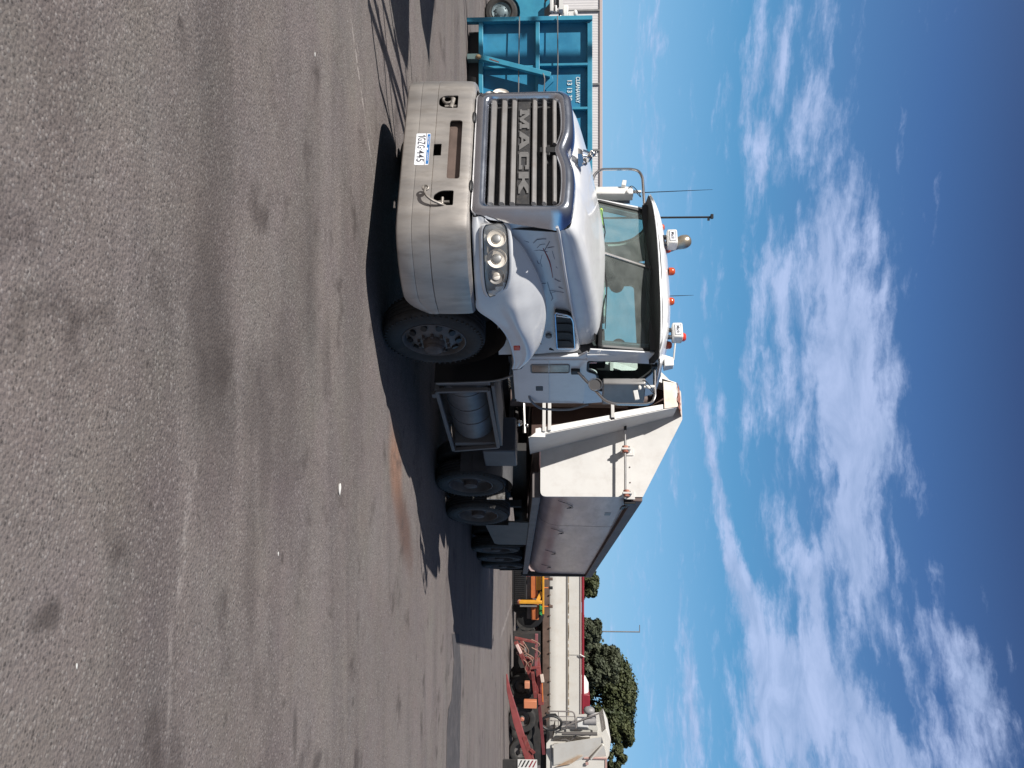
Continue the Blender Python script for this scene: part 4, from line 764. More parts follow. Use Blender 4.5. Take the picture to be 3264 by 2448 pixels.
# ------------------------------------------------------------------ tipping semi-trailer
def tipper():
    T = thing('tipper_trailer', 'white end-tipping tub trailer with peaked headboard coupled behind the white prime mover', 'trailer', (0,6.7,0), math.radians(7.2))
    y0, y1 = -.5, 10.0
    zb = lambda y: 1.545-.045*(y-y0); zt = lambda y: 3.03-.031*(y-y0)
    # tub skin: half section from the rim down, round the lower corner, under the floor
    rows = []
    for k in range(0,13):
        y = y0+.02+(y1-y0-.06)*k/12; b_, t_ = zb(y), zt(y)
        half = [V(1.19,y,t_),V(1.185,y,t_-.35),V(1.17,y,b_+.50),V(1.165,y,b_+.40),V(1.14,y,b_+.27),V(1.07,y,b_+.13),V(.93,y,b_+.03),V(.70,y,b_-.0)]
        rows.append(half+[V(-p.x,p.y,p.z) for p in reversed(half)])
    tub = MB().loft(rows); tubo = tub.build('tub', TUBM, T, sharp=35)
    for y in (2.3,): # weld seam
        b_, t_ = zb(y), zt(y); MB().tube([V(1.196,y,t_),V(1.190,y,t_-.35),V(1.176,y,b_+.50),V(1.172,y,b_+.40),V(1.146,y,b_+.27),V(1.076,y,b_+.13),V(.93,y,b_+.024)],.002,4).build('weld_seam', RIMRAIL, tubo)
    for s in (-1,1):
        MB().bar(V(s*1.215,y0+.02,zt(y0)-.01),V(s*1.215,y1,zt(y1)-.01),.10,.17).build('top_rail', RIMRAIL, T, bevel=.012)
        br = MB(); br.box(s*1.0-.2,s*1.0+.2,y0+.1,y1,0,.13); br.v = [V(v.x,v.y,v.z+zb(v.y)-.11) for v in br.v]; br.build('bottom_rail', mat('brownish_grey_rail', (.16,.14,.135), .6, var=.3), T, bevel=.01)
        MB().bar(V(s*.45,-.6,1.20),V(s*.45,9.8,.95),.12,.28).build('chassis_rail', UNDER, T)
    # front wall: gabled white sheet
    gable = [V(-1.2,y0,1.56),V(1.2,y0,1.56),V(1.2,y0,3.11),V(-.02,y0,3.76),V(-.48,y0,3.76),V(-1.2,y0,3.11)]
    fw = MB().slab(fillet(gable,[.09,.09,0,.02,.02,0],4),(0,.05,0)); front = fw.build('front_wall', WHITE2, T, sharp=0)
    # recessed fold line + gable cap
    rf = MB(); rf.slab([V(1.2,y0+.052,3.11),V(-.02,y0+.052,3.76),V(-.48,y0+.052,3.76),V(-1.2,y0+.052,3.11)],(0,.45,0)); rf.build('gable_hood', WHITE2, T, sharp=0)
    # doghouse for the hoist, open to the front, leaning back towards its top
    yb, yt = -1.48, -.98
    def DH(x, z): t = (z-1.38)/(3.62-1.38); return V(x, yb+(yt-yb)*t, z)
    cx = -.27
    hw = lambda z: .785+(.185-.785)*((z-1.45)/(3.62-1.45))
    for s in (-1,1):
        pz = [1.40,3.62]
        side = [DH(cx+s*hw(z),z) for z in pz]+[V(cx+s*hw(z)+s*.0,y0-.002,z) for z in reversed(pz)]
        MB().slab(side,(s*.012,0,0)).build('doghouse_side', WHITE2, T, sharp=0)
        for (za, zc_) in [(1.50,2.60),(2.66,3.40)]:
            fl = [DH(cx+s*hw(za),za)+V(0,-.004,0),DH(cx+s*hw(zc_),zc_)+V(0,-.004,0),DH(cx+s*(hw(zc_)-.075),zc_)+V(0,-.004,0),DH(cx+s*(hw(za)-.10),za)+V(0,-.004,0)]
            MB().slab(fl,(0,-.012,0)).build('doghouse_flange', WHITE2, T, sharp=0)
        fl = [DH(cx+s*(hw(1.46)+.02),1.42)+V(0,-.008,0),DH(cx+s*(hw(1.6)+.05),1.64)+V(0,-.008,0),DH(cx+s*(hw(1.6)-.13),1.64)+V(0,-.008,0),DH(cx+s*(hw(1.46)-.10),1.56)+V(0,-.008,0)]
        MB().slab(fl,(0,-.02,0)).build('flange_foot', WHITE2, T, sharp=0)
    cap = MB(); cap.slab([DH(cx-.20,3.42)+V(0,-.016,0),DH(cx+.235,3.42)+V(0,-.016,0),DH(cx+.19,3.63)+V(0,-.016,0),DH(cx-.18,3.63)+V(0,-.016,0)],(0,.012,0)); cap.build('doghouse_cap', LIDS, T, sharp=0)
    top = MB(); random.seed(3)
    top.loft([[V(cx-.2+.40*i/8,yt-.03+ (y0-yt+.05)*j/3,3.635+.10*(j/3)+random.uniform(-.012,.02)) for i in range(9)] for j in range(4)]); top.build('rusty_top', RUST, T, sharp=30, label='rusty red flaking top of the hoist housing')
    bk = MB(); bk.slab([V(cx-.72,y0-.006,1.42),V(cx+.72,y0-.006,1.42),V(cx+.19,y0-.006,3.6),V(cx-.19,y0-.006,3.6)],(0,-.01,0)); bk.build('hoist_recess', mat('brown_hoist_recess', (.085,.045,.035), .7, var=.3), T, sharp=0)
    hc = MB(); hc.cyl(V(cx,-.86,1.1),V(cx,-.74,2.9),.14,20); hc.cyl(V(cx,-.74,2.9),V(cx,-.70,3.2),.11,16); hc.build('hoist_cylinder', RIMRAIL, T)
    for z, r0 in [(1.62,.03),(1.70,.03),(2.63,.03)]:
        e_ = hw(z)-.02; MB().bar(DH(cx-e_,z)+V(0,-.03,0),DH(cx+e_,z)+V(0,-.03,0),.05,.05).build('cross_bar', WHITE2, T, bevel=.006)
    st = MB(); st.cyl(V(-.2,-.9,1.3),V(.3,-.85,1.32),.03,8); st.ell(V(.20,-1.05,1.24),(.05,.05,.06)); st.ell(V(.22,-1.0,1.36),(.03,.03,.03)); st.build('air_fitting', STEEL, T)
    # tarp bar with its brackets on the front wall
    tb = MB(); tb.cyl(V(.05,y0-.17,2.86),V(1.26,y0-.17,2.83),.018,10); to_ = tb.build('tarp_bar', STEEL, T)
    MB().cyl(V(-.03,y0-.17,2.862),V(.20,y0-.17,2.858),.022,10).build('bar_sleeve', BLACK, to_)
    for x in (.50,1.18):
        b_ = MB(); b_.box(x-.015,x+.015,y0-.22,y0-.001,2.79,2.93); b_.box(x-.06,x+.06,y0-.018,y0-.001,2.84,2.99); b_.build('bar_bracket', WHITE2, T, bevel=.004)
        c_ = MB(); c_.lathe([(.03,-.05),(.045,-.05),(.05,.0),(.045,.05),(.03,.05)], V(x,y0-.17,2.85),'x',16,1); c_.cyl(V(x-.05,y0-.17,2.85),V(x+.05,y0-.17,2.85),.026,10); c_.build('bar_bearing', RUST, T)
    rv = MB()
    for x in (.42,.74,.98,1.12): rv.ell(V(x,y0-.003,2.925+.0*x),(.012,.008,.012),8,6)
    rv.build('wall_rivets', RIMRAIL, front)
    mb = MB(); mb.box(1.13,1.30,y0+.04,y0+.14,2.83,3.0); mb.build('winch_plate', BLACK, T, bevel=.01); mb = MB(); mb.cyl(V(1.24,y0+.10,2.92),V(1.24,y0+.34,2.90),.045,14); mb.cyl(V(1.24,y0+.36,2.90),V(1.24,y0+.52,2.89),.035,12); mb.bar(V(1.27,y0+.36,2.85),V(1.27,y0+.62,2.83),.02,.05); mb.build('winch_motor', BLACK, T)
    rp = MB(); rp.tube([V(1.20,y0+.6,2.90),V(1.20,3.0,2.90),V(1.19,6.0,2.84),V(1.15,9.9,2.82)],.006,5); rp.tube([V(1.22,y0+.6,2.86),V(1.22,4.0,2.80),V(1.20,9.9,2.77)],.004,5); rp.build('tarp_rope', BLACK, T)
    # hooks on the lower side
    for y in (.35,3.0,5.9,8.4):
        h = MB(); b_ = zb(y); h.tube(cat([V(1.165,y-.35,b_+.33),V(1.185,y-.1,b_+.52),V(1.19,y+.12,b_+.57),V(1.19,y+.17,b_+.50)],4),.005,5); h.tube([V(1.18,y+.12,b_+.55),V(1.20,y+.12,b_+.47)],.008,6); h.build('tarp_hook', BLACK, T)
    MB().slab([V(1.187,.9,2.62),V(1.187,1.15,2.62),V(1.187,1.15,2.72),V(1.187,.9,2.72)],(.003,0,0)).build('side_decal', GREYM, tubo)
    # rear frame and tailgate
    rr = MB(); rr.box(-1.24,-1.12,y1-.06,y1+.06,zb(y1)-.15,zt(y1)+.05); rr.box(1.12,1.24,y1-.06,y1+.06,zb(y1)-.15,zt(y1)+.05); rr.build('rear_post', mat('dark_rear_post', (.07,.065,.065), .6, var=.3), T, bevel=.01)
    MB().box(-1.12,1.12,y1,y1+.05,zb(y1),zt(y1)).build('tailgate', TUBM, T, bevel=.01)
    rl = MB(); rl.box(1.18,1.25,y1-.02,y1+.08,1.06,1.16); rl.build('rear_lamp', REDL, T, bevel=.008)
    rk = MB(); rk.ell(V(1.0,y1+.2,2.85),(.10,.12,.09),8,6); rk.ell(V(.8,y1+.25,2.95),(.09,.1,.08),8,6); rk.build('rolled_tarp', BEACON, T)
    # running gear
    for y in (5.41,6.9,8.35):
        for s in (-1,1): wheel(T, s*1.21, y, .525, .27, s, 'rear')
        MB().cyl(V(-1.0,y,.52),V(1.0,y,.52),.08,12).build('axle', UNDER, T)
    for s in (-1,1):
        a = MB(); a.slab([V(s*1.18,1.95,.52),V(s*1.18,4.55,.55),V(s*1.18,4.72,.62),V(s*1.18,4.72,1.26),V(s*1.18,2.0,1.36)],(-s*.03,0,0)); a.build('side_guard', mat('dull_grey_guard_panel', (.085,.085,.08), .6, var=.3), T, sharp=0)
        a = MB(); a.slab([V(s*.72,4.76,.45),V(s*1.2,4.76,.45),V(s*1.2,4.76,1.15),V(s*.72,4.76,1.15)],(0,.02,0)); a.build('mud_flap', BLACK, T)
        a = MB(); a.slab([V(s*.72,9.1,.4),V(s*1.2,9.1,.4),V(s*1.2,9.1,1.1),V(s*.72,9.1,1.1)],(0,.02,0)); a.build('mud_flap', BLACK, T)
        a = MB(); a.box(s*.9-.06,s*.9+.06,1.6,1.72,.28,1.2); a.box(s*.9-.14,s*.9+.14,1.52,1.80,.22,.27); a.build('landing_leg', UNDER, T)
    return T
TRAILER = tipper()
# ------------------------------------------------------------------ surroundings
def fr(name, label, cat_, Y, depth, group=None): return thing(name, label, cat_, G(Y, depth), TH, group)
class Fr:
    """local drawing frame of a thing that stands at picture column Y, a given distance away"""
    def __init__(s, Y, d): s.Y, s.d = Y, d
    def x(s, Y, dd=0): return (Y-s.Y)*(s.d+dd)/FPX+0*dd if not dd else ((Y-1224)*(s.d+dd)-(s.Y-1224)*s.d)/FPX
    def z(s, X, dd=0): return HZ(X, s.d+dd)
    def p(s, X, Y, dd=0): return V(s.x(Y,dd), dd, s.z(X,dd))
# ---- white sheet-metal shed behind the skip
def shed():
    D = 34; f = Fr(400, D); T = fr('metal_shed', 'long low white corrugated metal shed behind the teal skip and the truck', 'shed', 400, D)
    m = MB(); xa, xb = f.x(-420), f.x(1010); zt = f.z(1912); n = int((xb-xa)/.10)
    rows = [[],[]]
    for i in range(n*4+1):
        u = i/4; x = xa+(xb-xa)*i/(n*4); d = (0, 0, .007, .007)[i % 4]; rows[0].append(V(x,d,0)); rows[1].append(V(x,d,zt))
    m.loft(rows); m.build('wall', SHEDM, T, sharp=20); MB().box(xa,xb,.03,6,0,zt-.02).build('shed_body', SHEDM, T)
    MB().box(xa,xb,-.05,.10,zt-.02,zt+.09).build('gutter', mat('pale_gutter', (.50,.43,.42), .5), T, bevel=.01)
    MB().box(xa-.1,xb+.1,.1,6.1,zt+.02,zt+.06).build('roof', SHEDM, T)
    for Y in (-390,-180,38,272,482,692,905): MB().box(f.x(Y)-.035,f.x(Y)+.035,-.06,.0,0,zt-.02).build('wall_post', GREYM, T)
    MB().box(xa,xb,-.045,-.005,f.z(1893),f.z(1895.5)).build('wall_rail', GREYM, T) if False else None
shed()
# ---- teal hook-lift skip
def skip():
    D = 17.9; f = Fr(400, D); T = fr('waste_skip', 'teal ribbed steel waste skip bin with white lettering, left of the truck bonnet', 'skip bin', 400, D)
    Z = f.z; X = f.x; xr = X(1000)
    def bx(Xa, Xb, Ya, Yb, y0, y1, name, m=TEAL, bev=.006): return MB().box(X(Ya),X(Yb),y0,y1,Z(Xa),Z(Xb)).build(name, m, T, bevel=bev)
    MB().box(X(58),xr,.145,2.3,Z(1530),Z(1872)).build('bin_body', TEAL_SHADE, T, bevel=.01)
    bx(1487,1888,53,67,-.02,.14,'corner_post'); MB().box(X(67),xr,.03,.16,Z(1872),Z(1888)).build('top_rail', TEAL, T, bevel=.008)
    MB().box(X(67),xr,.0,.16,Z(1707),Z(1720)).build('mid_rail', TEAL, T, bevel=.008); MB().box(X(67),xr,.0,.16,Z(1525),Z(1539)).build('bottom_rail', TEAL, T, bevel=.008)
    for Y in (205,345,480,620): bx(1720,1872,Y-3.5,Y+4.5,.02,.14,'rib')
    bx(1539,1707,205,213,.05,.14,'rib'); bx(1539,1707,345,352,.05,.14,'rib')
    # slanting lift arm in front of the body, with its foot
    a = MB(); a.bar(V(X(187),-.10,Z(1530)),V(X(247),-.10,Z(1755)),.10,.13,(0,-1,0)); a.build('lift_arm', TEAL, T, bevel=.008)
    a = MB(); a.slab([V(X(238),-.05,Z(1718)),V(X(247),-.05,Z(1762)),V(X(262),-.05,Z(1764)),V(X(300),-.05,Z(1726)),V(X(330),-.05,Z(1712))],(0,.08,0)); a.build('arm_gusset', TEAL_SHADE, T, bevel=.004)
    MB().box(X(178),X(196),-.18,.05,Z(1490),Z(1526)).build('arm_foot', mat('greyed_teal_foot', (.10,.16,.16), .6), T, bevel=.01)
    MB().ell(V(X(188),-.16,Z(1527)),(.05,.06,.06)).build('arm_pin', mat('pin_rust', (.30,.22,.12), .7), T)
    MB().slab([V(X(192),-.165,Z(1562)),V(X(198),-.165,Z(1560)),V(X(208),-.165,Z(1592)),V(X(204),-.165,Z(1592))],(0,.004,0)).build('rust_chip', RUST, T, sharp=0)
    for Xp in (1656,1777):
        r = MB(); r.tube([V(X(56),-.06,Z(Xp)),V(X(200),-.07,Z(Xp+(-2 if Xp<1700 else 1))),V(X(420),-.06,Z(Xp-4)),V(xr,-.05,Z(Xp-6))],.012,6); r.build('cable', GREYM, T)
    h = MB(); h.tube(cat([V(X(240),-.15,Z(1730)),V(X(262),-.18,Z(1736)),V(X(300),-.15,Z(1734))],5),.012,6); h.build('hose', GREYM, T)
    # lettering
    for wd, Xa, Xb, Ya, Yb in [('CLEANAWAY',1836,1849,240,324),('13 13 39',1808,1824,251,316)]:
        text_mb(wd, V(X(Ya),.136,Z(Xa)), (1,0,0), (0,0,1), X(Yb)-X(Ya), Z(Xb)-Z(Xa), .004, .025).build('lettering', LETW, T, sharp=0)
    u = MB(); u.box(X(80),xr,.3,2.2,Z(1490),Z(1528)); u.box(X(170),xr,.05,.3,Z(1491),Z(1526)); u.build('skid_frame', BLACK, T)
    for y in (.5,2.0): MB().cyl(V(X(330),y,.0+.10),V(X(330),y+.1,.10),.10,14).build('skid_roller', BLACK, T)
    for Yw in (62,): MB().box(X(53),X(67),2.1,2.3,.05,Z(1530)).build('rear_leg', TEAL, T)
skip()
# ---- teal tip truck behind the skip
def teal_truck():
    D = 22.7; f = Fr(38, D); T = fr('teal_truck', 'teal service truck behind the skip, only its front wheel, wing and cab door showing', 'truck', 38, D)
    X, Z = f.x, f.z
    m = MB(); arc = [V(X(38)+.50*math.cos(a),0,.42+.50*math.sin(a)) for a in [math.radians(d) for d in range(0,181,15)]]
    body = [V(X(98),0,.42)]+arc+[V(X(-120),0,.42),V(X(-120),0,Z(1735)),V(X(98),0,Z(1735)),V(X(104),0,1.2)]
    m.slab(body,(0,.05,0)); m.build('wing', TEAL, T, sharp=0)
    MB().box(X(-120),X(100),.6,2.0,.5,Z(1735)).build('cab_lower', TEAL, T, bevel=.03)
    MB().box(X(-115),X(60),.06,.6,.95,Z(1733)).build('cab_mid', TEAL_SHADE, T)
    m = MB(); m.bar(V(X(60),.03,Z(1700)),V(X(-40),.03,Z(1790)),.09,.05,(0,-1,0)); m.build('door_pillar', TEAL, T)
    MB().slab([V(X(60),.05,Z(1735)),V(X(-120),.05,Z(1735)),V(X(-120),.05,Z(1782)),V(X(20),.05,Z(1782))],(0,.02,0)).build('side_window', mat('dark_window', (.02,.022,.024), .12), T, sharp=0)
    MB().slab([V(X(-160),.02,Z(1782)),V(X(30),.02,Z(1782)),V(X(30),1.9,Z(1782)),V(X(-160),1.9,Z(1782))],(0,0,.10)).build('cab_roof', BEACON, T)
    for a in ((1752,1764,2,50),(1768,1775,30,52)): MB().box(X(a[2]),X(a[3]),-.25,-.15,Z(a[0]),Z(a[1])).build('mirror', BEACON, T, bevel=.02)
    m = MB(); m.tube([V(X(-20),-.2,Z(1768)),V(X(20),-.22,Z(1770)),V(X(52),-.2,Z(1758))],.02,6); m.build('mirror_stay', STEEL, T)
    m = MB(); m.cyl(V(X(-60),.3,Z(1786)),V(X(53),.3,Z(1786)),.035,8); m.build('roof_bar', STEEL, T)
    m = MB(); m.box(X(4),X(50),.25,.55,Z(1796),Z(1812)); m.box(X(22),X(50),.3,.5,Z(1812),Z(1832)); m.ell(V(X(28),.35,Z(1835)),(.10,.08,.06)); m.build('roof_beacon_box', BEACON, T, bevel=.02)
    t = MB(); r = .425; t.lathe([(r*.58,.03),(r*.7,0),(r*.9,.01),(r,.05),(r,.22),(r*.9,.26),(r*.58,.25)],(X(38),-.08,r),'y',40,1); t.build('wheel', RUBBER, T)
    t = MB(); t.lathe([(r*.58,.04),(r*.56,.01),(r*.50,.04),(r*.40,.05),(r*.28,.0),(r*.18,-.01),(.001,-.01)],(X(38),-.08,r),'y',32,1)
    for k in range(6): a = math.pi*k/3; t.cyl(V(X(38)+r*.34*math.cos(a),-.09,r+r*.34*math.sin(a)),V(X(38)+r*.34*math.cos(a),-.03,r+r*.34*math.sin(a)),.018,6)
    t.build('rim', mat('teal_grey_rim', (.20,.26,.28), .5, metal=.3, var=.4, vscale=9), T)
teal_truck()
# ---- lamp poles
def pole1():
    D = 40; f = Fr(697, D); T = fr('light_pole', 'slim dark pole with a small flood lamp on top, rising behind the cab roof', 'light pole', 697, D)
    MB().cyl(V(0,0,0),V(0,0,f.z(2262)),.045,10).build('pole', BLACK, T)
    MB().box(f.x(688),f.x(702),-.10,.10,f.z(2260),f.z(2268)).build('lamp_head', BLACK, T, bevel=.01); MB().bar(V(0,0,f.z(2254)),V(f.x(708),0,f.z(2253)),.06,.10).build('bracket', BLACK, T)
def pole2():
    D = 62; f = Fr(2010, D); T = fr('light_pole', 'thin street lamp pole with a short arm above the dark trees', 'light pole', 2010, D)
    MB().cyl(V(0,0,0),V(0,0,f.z(2038)),.045,8).build('pole', GREYM, T); MB().bar(V(0,0,f.z(2037)),V(f.x(1988),0,f.z(2037)),.05,.05).build('arm', GREYM, T)
pole1(); pole2()
# ---- long white bodied tipper trailer
def white_trailer():
    D = 42; f = Fr(2050, D); T = fr('bulk_trailer', 'long white side-panelled bulk trailer with a red top rail, parked broadside beyond the truck', 'trailer', 2050, D)
    X, Z = f.x, f.z; xa, xb = X(1700), X(2345)
    m = MB(); m.loft([[V(x,.0,Z(1752)),V(x,-.03,Z(1757)),V(x,-.02,Z(1775)),V(x,.03,Z(1806)),V(x,.05,Z(1808)),V(x,.03,Z(1810)),V(x,.03,Z(1849))] for x in (xa,(xa+xb)/2,xb)]); m.build('side_panel', CREAM, T, sharp=25)
    MB().box(xa,xb,.10,2.4,Z(1732),Z(1852)).build('body', CREAM, T)
    MB().box(xa,xb,.02,.09,Z(1730),Z(1752)).build('lower_skirt', BROWN, T)
    MB().box(xa,xb,-.01,.10,Z(1849),Z(1853)).build('rail_strip', mat('pink_grey_strip', (.42,.30,.29), .6), T); MB().box(xa,xb,-.03,.12,Z(1854),Z(1861.5)).build('top_rail', REDT, T, bevel=.03)
    sm = MB(); sm.box(xa,xb,.0,.035,Z(1805.5),Z(1808)); sm.build('panel_groove', mat('groove_grey', (.18,.17,.16), .8), T)
    st = MB()
    random.seed(5)
    for k in range(70):
        x = xa+(xb-xa)*random.random(); st.box(x,x+random.uniform(.05,.4),.022,.028,Z(1811),Z(1811)+random.uniform(.02,.05))
    st.build('stain_drips', mat('tan_stain', (.42,.33,.22), .8), T, sharp=0)
    for Y in (1830,1895,1925,1960,2000,2040,2080,2125,2170,2210,2250,2300): MB().box(X(Y)-.02,X(Y)+.02,-.06,0,Z(1750),Z(1755)).build('latch', BROWN, T)
    MB().tube([V(X(2082),-.08,Z(1848)),V(X(2090),-.09,Z(1862))],.025,5).build('strap', BEACON, T); MB().box(X(2085.6),X(2086.4),.01,.028,Z(1810),Z(1849)).build('panel_joint', GREYM, T)
    MB().box(xa,xb,.9,1.5,Z(1712),Z(1731)).build('chassis', UNDER, T)
    MB().box(X(1970),X(2210),.5,1.9,.55,Z(1712)).build('underframe', mat('dark_red_underframe', (.09,.02,.022), .7, var=.4), T)
    for Y in (1985,2030,2375,2400):
        t = MB(); r = .52; t.lathe([(r*.3,.05),(r*.55,.08),(r*.6,.02),(r*.9,0),(r,.05),(r,.25),(r*.6,.3)],(X(Y),.3,r),'y',24,1); t.build('wheel', RUBBER, T)
white_trailer()
# ---- orange and yellow roller machine
def orange_machine():
    D = 38.5; f = Fr(1900, D); T = fr('crawler_plant', 'low orange and yellow tracked plant machine parked just beyond the trailer tail', 'machine', 1900, D)
    X, Z = f.x, f.z
    tr = MB(); tr.loft([[V(X(a),y,z) for (a,z) in [(1790,.35),(1796,.62),(1920,.62),(1955,.50),(1962,.30),(1950,.05),(1800,.0)]] for y in (.1,.55)],cu=True,cap=True)
    for k in range(26): tr.box(X(1795)+k*.085,X(1795)+k*.085+.045,.06,.12,.12,.58)
    tr.build('track', BLACK, T, sharp=30)
    MB().box(X(1785),X(1975),.15,1.6,Z(1679),Z(1697)).build('grey_deck', mat('slate_grey_deck', (.13,.125,.13), .5, var=.2), T, bevel=.02)
    MB().box(X(1785),X(1907),-.05,.2,Z(1692),Z(1714)).build('orange_beam', ORANGE, T, bevel=.03); MB().box(X(1928),X(1976),-.05,.2,Z(1694),Z(1717)).build('orange_beam', ORANGE, T, bevel=.04)
    for Xp in (1699,1705,1710): MB().box(X(1785),X(1974),-.058,-.05,Z(Xp),Z(Xp+1.6)).build('beam_line', mat('rust_line', (.35,.10,.04), .7), T)
    MB().box(X(1785),X(1880),-.1,.3,Z(1709),Z(1725)).build('yellow_cover', YELLOW, T, bevel=.03)
    m = MB(); m.box(X(1909),X(1919),-.35,-.15,Z(1655),Z(1728)); m.build('yellow_leg', YELLOW, T, bevel=.02); MB().box(X(1924),X(1929),-.3,-.2,Z(1658),Z(1712)).build('ram_rod', GREYM, T)
    MB().ell(V(X(1915),-.25,Z(1656)),(.12,.1,.10)).build('leg_foot', RUST, T)
    MB().box(X(1790),X(1952),-.30,-.18,Z(1729),Z(1735)).build('yellow_rail', YELLOW, T, bevel=.01)
    m = MB(); m.bar(V(X(1885),-.1,Z(1727)),V(X(1912),-.2,Z(1714)),.15,.15); m.build('yellow_brace', YELLOW, T)
    for Y, c in ((1841,BROWN),(1869,BLACK),(1928,BROWN)):
        g_ = MB(); g_.cyl(V(X(Y),-.24,Z(1735)),V(X(Y),-.24,Z(1751)),.025,8); s_ = g_.build('stake', ORANGE, T); MB().box(X(Y)-.06,X(Y)+.06,-.30,-.18,Z(1750),Z(1762)).build('stake_cap', c, s_, bevel=.02)
    g = MB(); 
    for k in range(7): g.bar(V(X(1930+k*4),.05,Z(1716)),V(X(1936+k*4.2),.02,Z(1716+ (14 if k<5 else 12))),.14,.03)
    g.build('green_net', GREEN, T)
    t = MB(); t.lathe([(.12,.08),(.3,.08),(.52,.02),(.62,.05),(.62,.3)],(X(1962),.2,.78),'y',28,1); t.build('road_wheel', BLACK, T)
orange_machine()
# ---- red A-frame trailer gear
def red_gear():
    D = 35.5; f = Fr(2180, D); T = fr('red_frame_trailer', 'dusty red skeletal drawbar trailer with big black tyres in front of the white bulk trailer', 'trailer', 2180, D)
    X, Z = f.x, f.z
    def br(n, a, b, w, m=REDP, y0=0, y1=0, h=None): return MB().bar(V(X(a[1]),y0,Z(a[0])),V(X(b[1]),y1,Z(b[0])),h or w,w,(0,-1,0)).build(n, m, T, bevel=.01)
    br('drawbar',(1645,2040),(1718,2222),.16,REDP,-.3,.3); br('drawbar',(1660,2055),(1722,2215),.12,REDP,.5,.5)
    br('lit_plate',(1648,2045),(1662,2073),.11,mat('sunlit_pale_pink',(.62,.45,.40),.6),-.42,-.40)  # pale strip over the drawbar, sunlight put into its colour
    br('upper_rail',(1710,2025),(1708,2140),.12,mat('plum_red_paint',(.26,.09,.10),.6,var=.3),.2,.2); br('upper_rail',(1712,2105),(1726,2250),.20,REDP,.3,.3)
    br('post',(1640,2036),(1712,2050),.10,REDP,.1,.1); br('post',(1655,2095),(1712,2098),.07); br('post',(1690,2130),(1720,2126),.09); br('cross_member',(1672,2060),(1676,2120),.09,mat('grey_tube',(.22,.19,.18),.6),.3,.3)
    br('side_member',(1698,2140),(1706,2226),.13,REDP,-.1,.1); br('side_member',(1686,2100),(1700,2170),.08,REDP,.2,.2); br('lit_plate',(1726,2152),(1730,2176),.13,mat('sunlit_cream',(.62,.52,.44),.6),.1,.1); br('lit_edge',(1728,2178),(1730,2240),.05,ORANGE,.1,.1)  # cream plate and orange edge carry the sunlit look in their colour
    br('top_member',(1722,2215),(1724,2250),.22,REDP,.2,.2); br('top_member',(1716,2232),(1733,2420),.13,mat('dark_red',(.16,.03,.035),.6,var=.4),.5,.5)
    random.seed(11)
    hs = MB()
    for k in range(9):
        Y0 = 2030+random.uniform(0,110); X0 = 1655+random.uniform(0,40); hs.tube(cat([V(X(Y0),-.15,Z(X0)),V(X(Y0+14),-.2,Z(X0+random.uniform(8,26))),V(X(Y0+30),-.15,Z(X0+random.uniform(-10,24))),V(X(Y0+44),-.1,Z(X0+random.uniform(0,20)))],5),.022,6)
    hs.build('hose_bundle', mat('tan_rusty_hose',(.34,.20,.15),.7,var=.4), T)
    MB().box(X(2161),X(2181),-.55,-.3,Z(1673),Z(1689)).build('mudguard_box', mat('salmon_orange',(.52,.22,.13),.5), T, bevel=.02); MB().box(X(2219),X(2243),-.55,-.3,Z(1671),Z(1711)).build('orange_box', mat('salmon_orange_2',(.55,.20,.10),.5), T, bevel=.02)
    MB().ell(V(X(2185),.3,Z(1690)),(.5,.3,.22)).build('dark_hub_mass', UNDER, T)
    for Y, r, y in ((2284,.545,-.35),(2205,.50,.5),(2180,.47,.9),(2350,.52,.7),(2400,.50,.1),(2440,.5,.4)):
        t = MB(); t.lathe([(r*.55,.10),(r*.60,.02),(r*.75,-.01),(r*.93,.01),(r,.06),(r,.26),(r*.9,.30),(r*.55,.30)],(X(Y),y,r),'y',36,1)
        w = t.build('wheel', RUBBER, T); t = MB(); t.lathe([(r*.55,.10),(r*.52,.22),(r*.2,.24),(r*.18,.06),(.001,.05)],(X(Y),y,r),'y',28,1); t.build('rim', RIM, w); t = MB(); t.lathe([(.09,.10),(.09,.02),(.05,-.02),(.001,-.02)],(X(Y),y,r),'y',16,1); t.build('hub', mat('orange_hub',(.40,.14,.09),.6) if Y==2284 else HUB, w)
    MB().box(X(2040),X(2470),.9,1.3,.15,Z(1722)).build('shadowed_chassis', UNDER, T)
red_gear()
def red_bar():
    D = 31.5; f = Fr(2280, D); T = fr('red_tow_bar', 'dusty red folding ramp beam slanting up from the ground in front of the black tyre', 'tow bar', 2280, D)
    X, Z = f.x, f.z
    m = MB(); m.loft([[V(X(2150),-.02,.10),V(X(2150),.05,.10),V(X(2150),.05,.14),V(X(2150),-.02,.14)],[V(X(2200),-.06,.12),V(X(2200),.08,.12),V(X(2200),.08,.26),V(X(2200),-.06,.26)],[V(X(2300),-.08,.35),V(X(2300),.1,.35),V(X(2300),.1,.62),V(X(2300),-.08,.62)],[V(X(2425),-.08,.80),V(X(2425),.1,.80),V(X(2425),.1,1.02),V(X(2425),-.08,1.02)]],cu=True,cap=True)
    m.build('beam', mat('faded_red_beam',(.27,.06,.06),.55,var=.25,dirt=.2), T, bevel=.01)
    m = MB(); m.bar(V(X(2345),-.05,.75),V(X(2425),-.02,1.06),.10,.14); m.bar(V(X(2385),-.1,.98),V(X(2397),-.1,1.12),.05,.10); m.build('upper_link', REDP, T)
    MB().cyl(V(X(2425),.0,.9),V(X(2425),.0,0),.05,8).build('prop', UNDER, T)
red_bar()
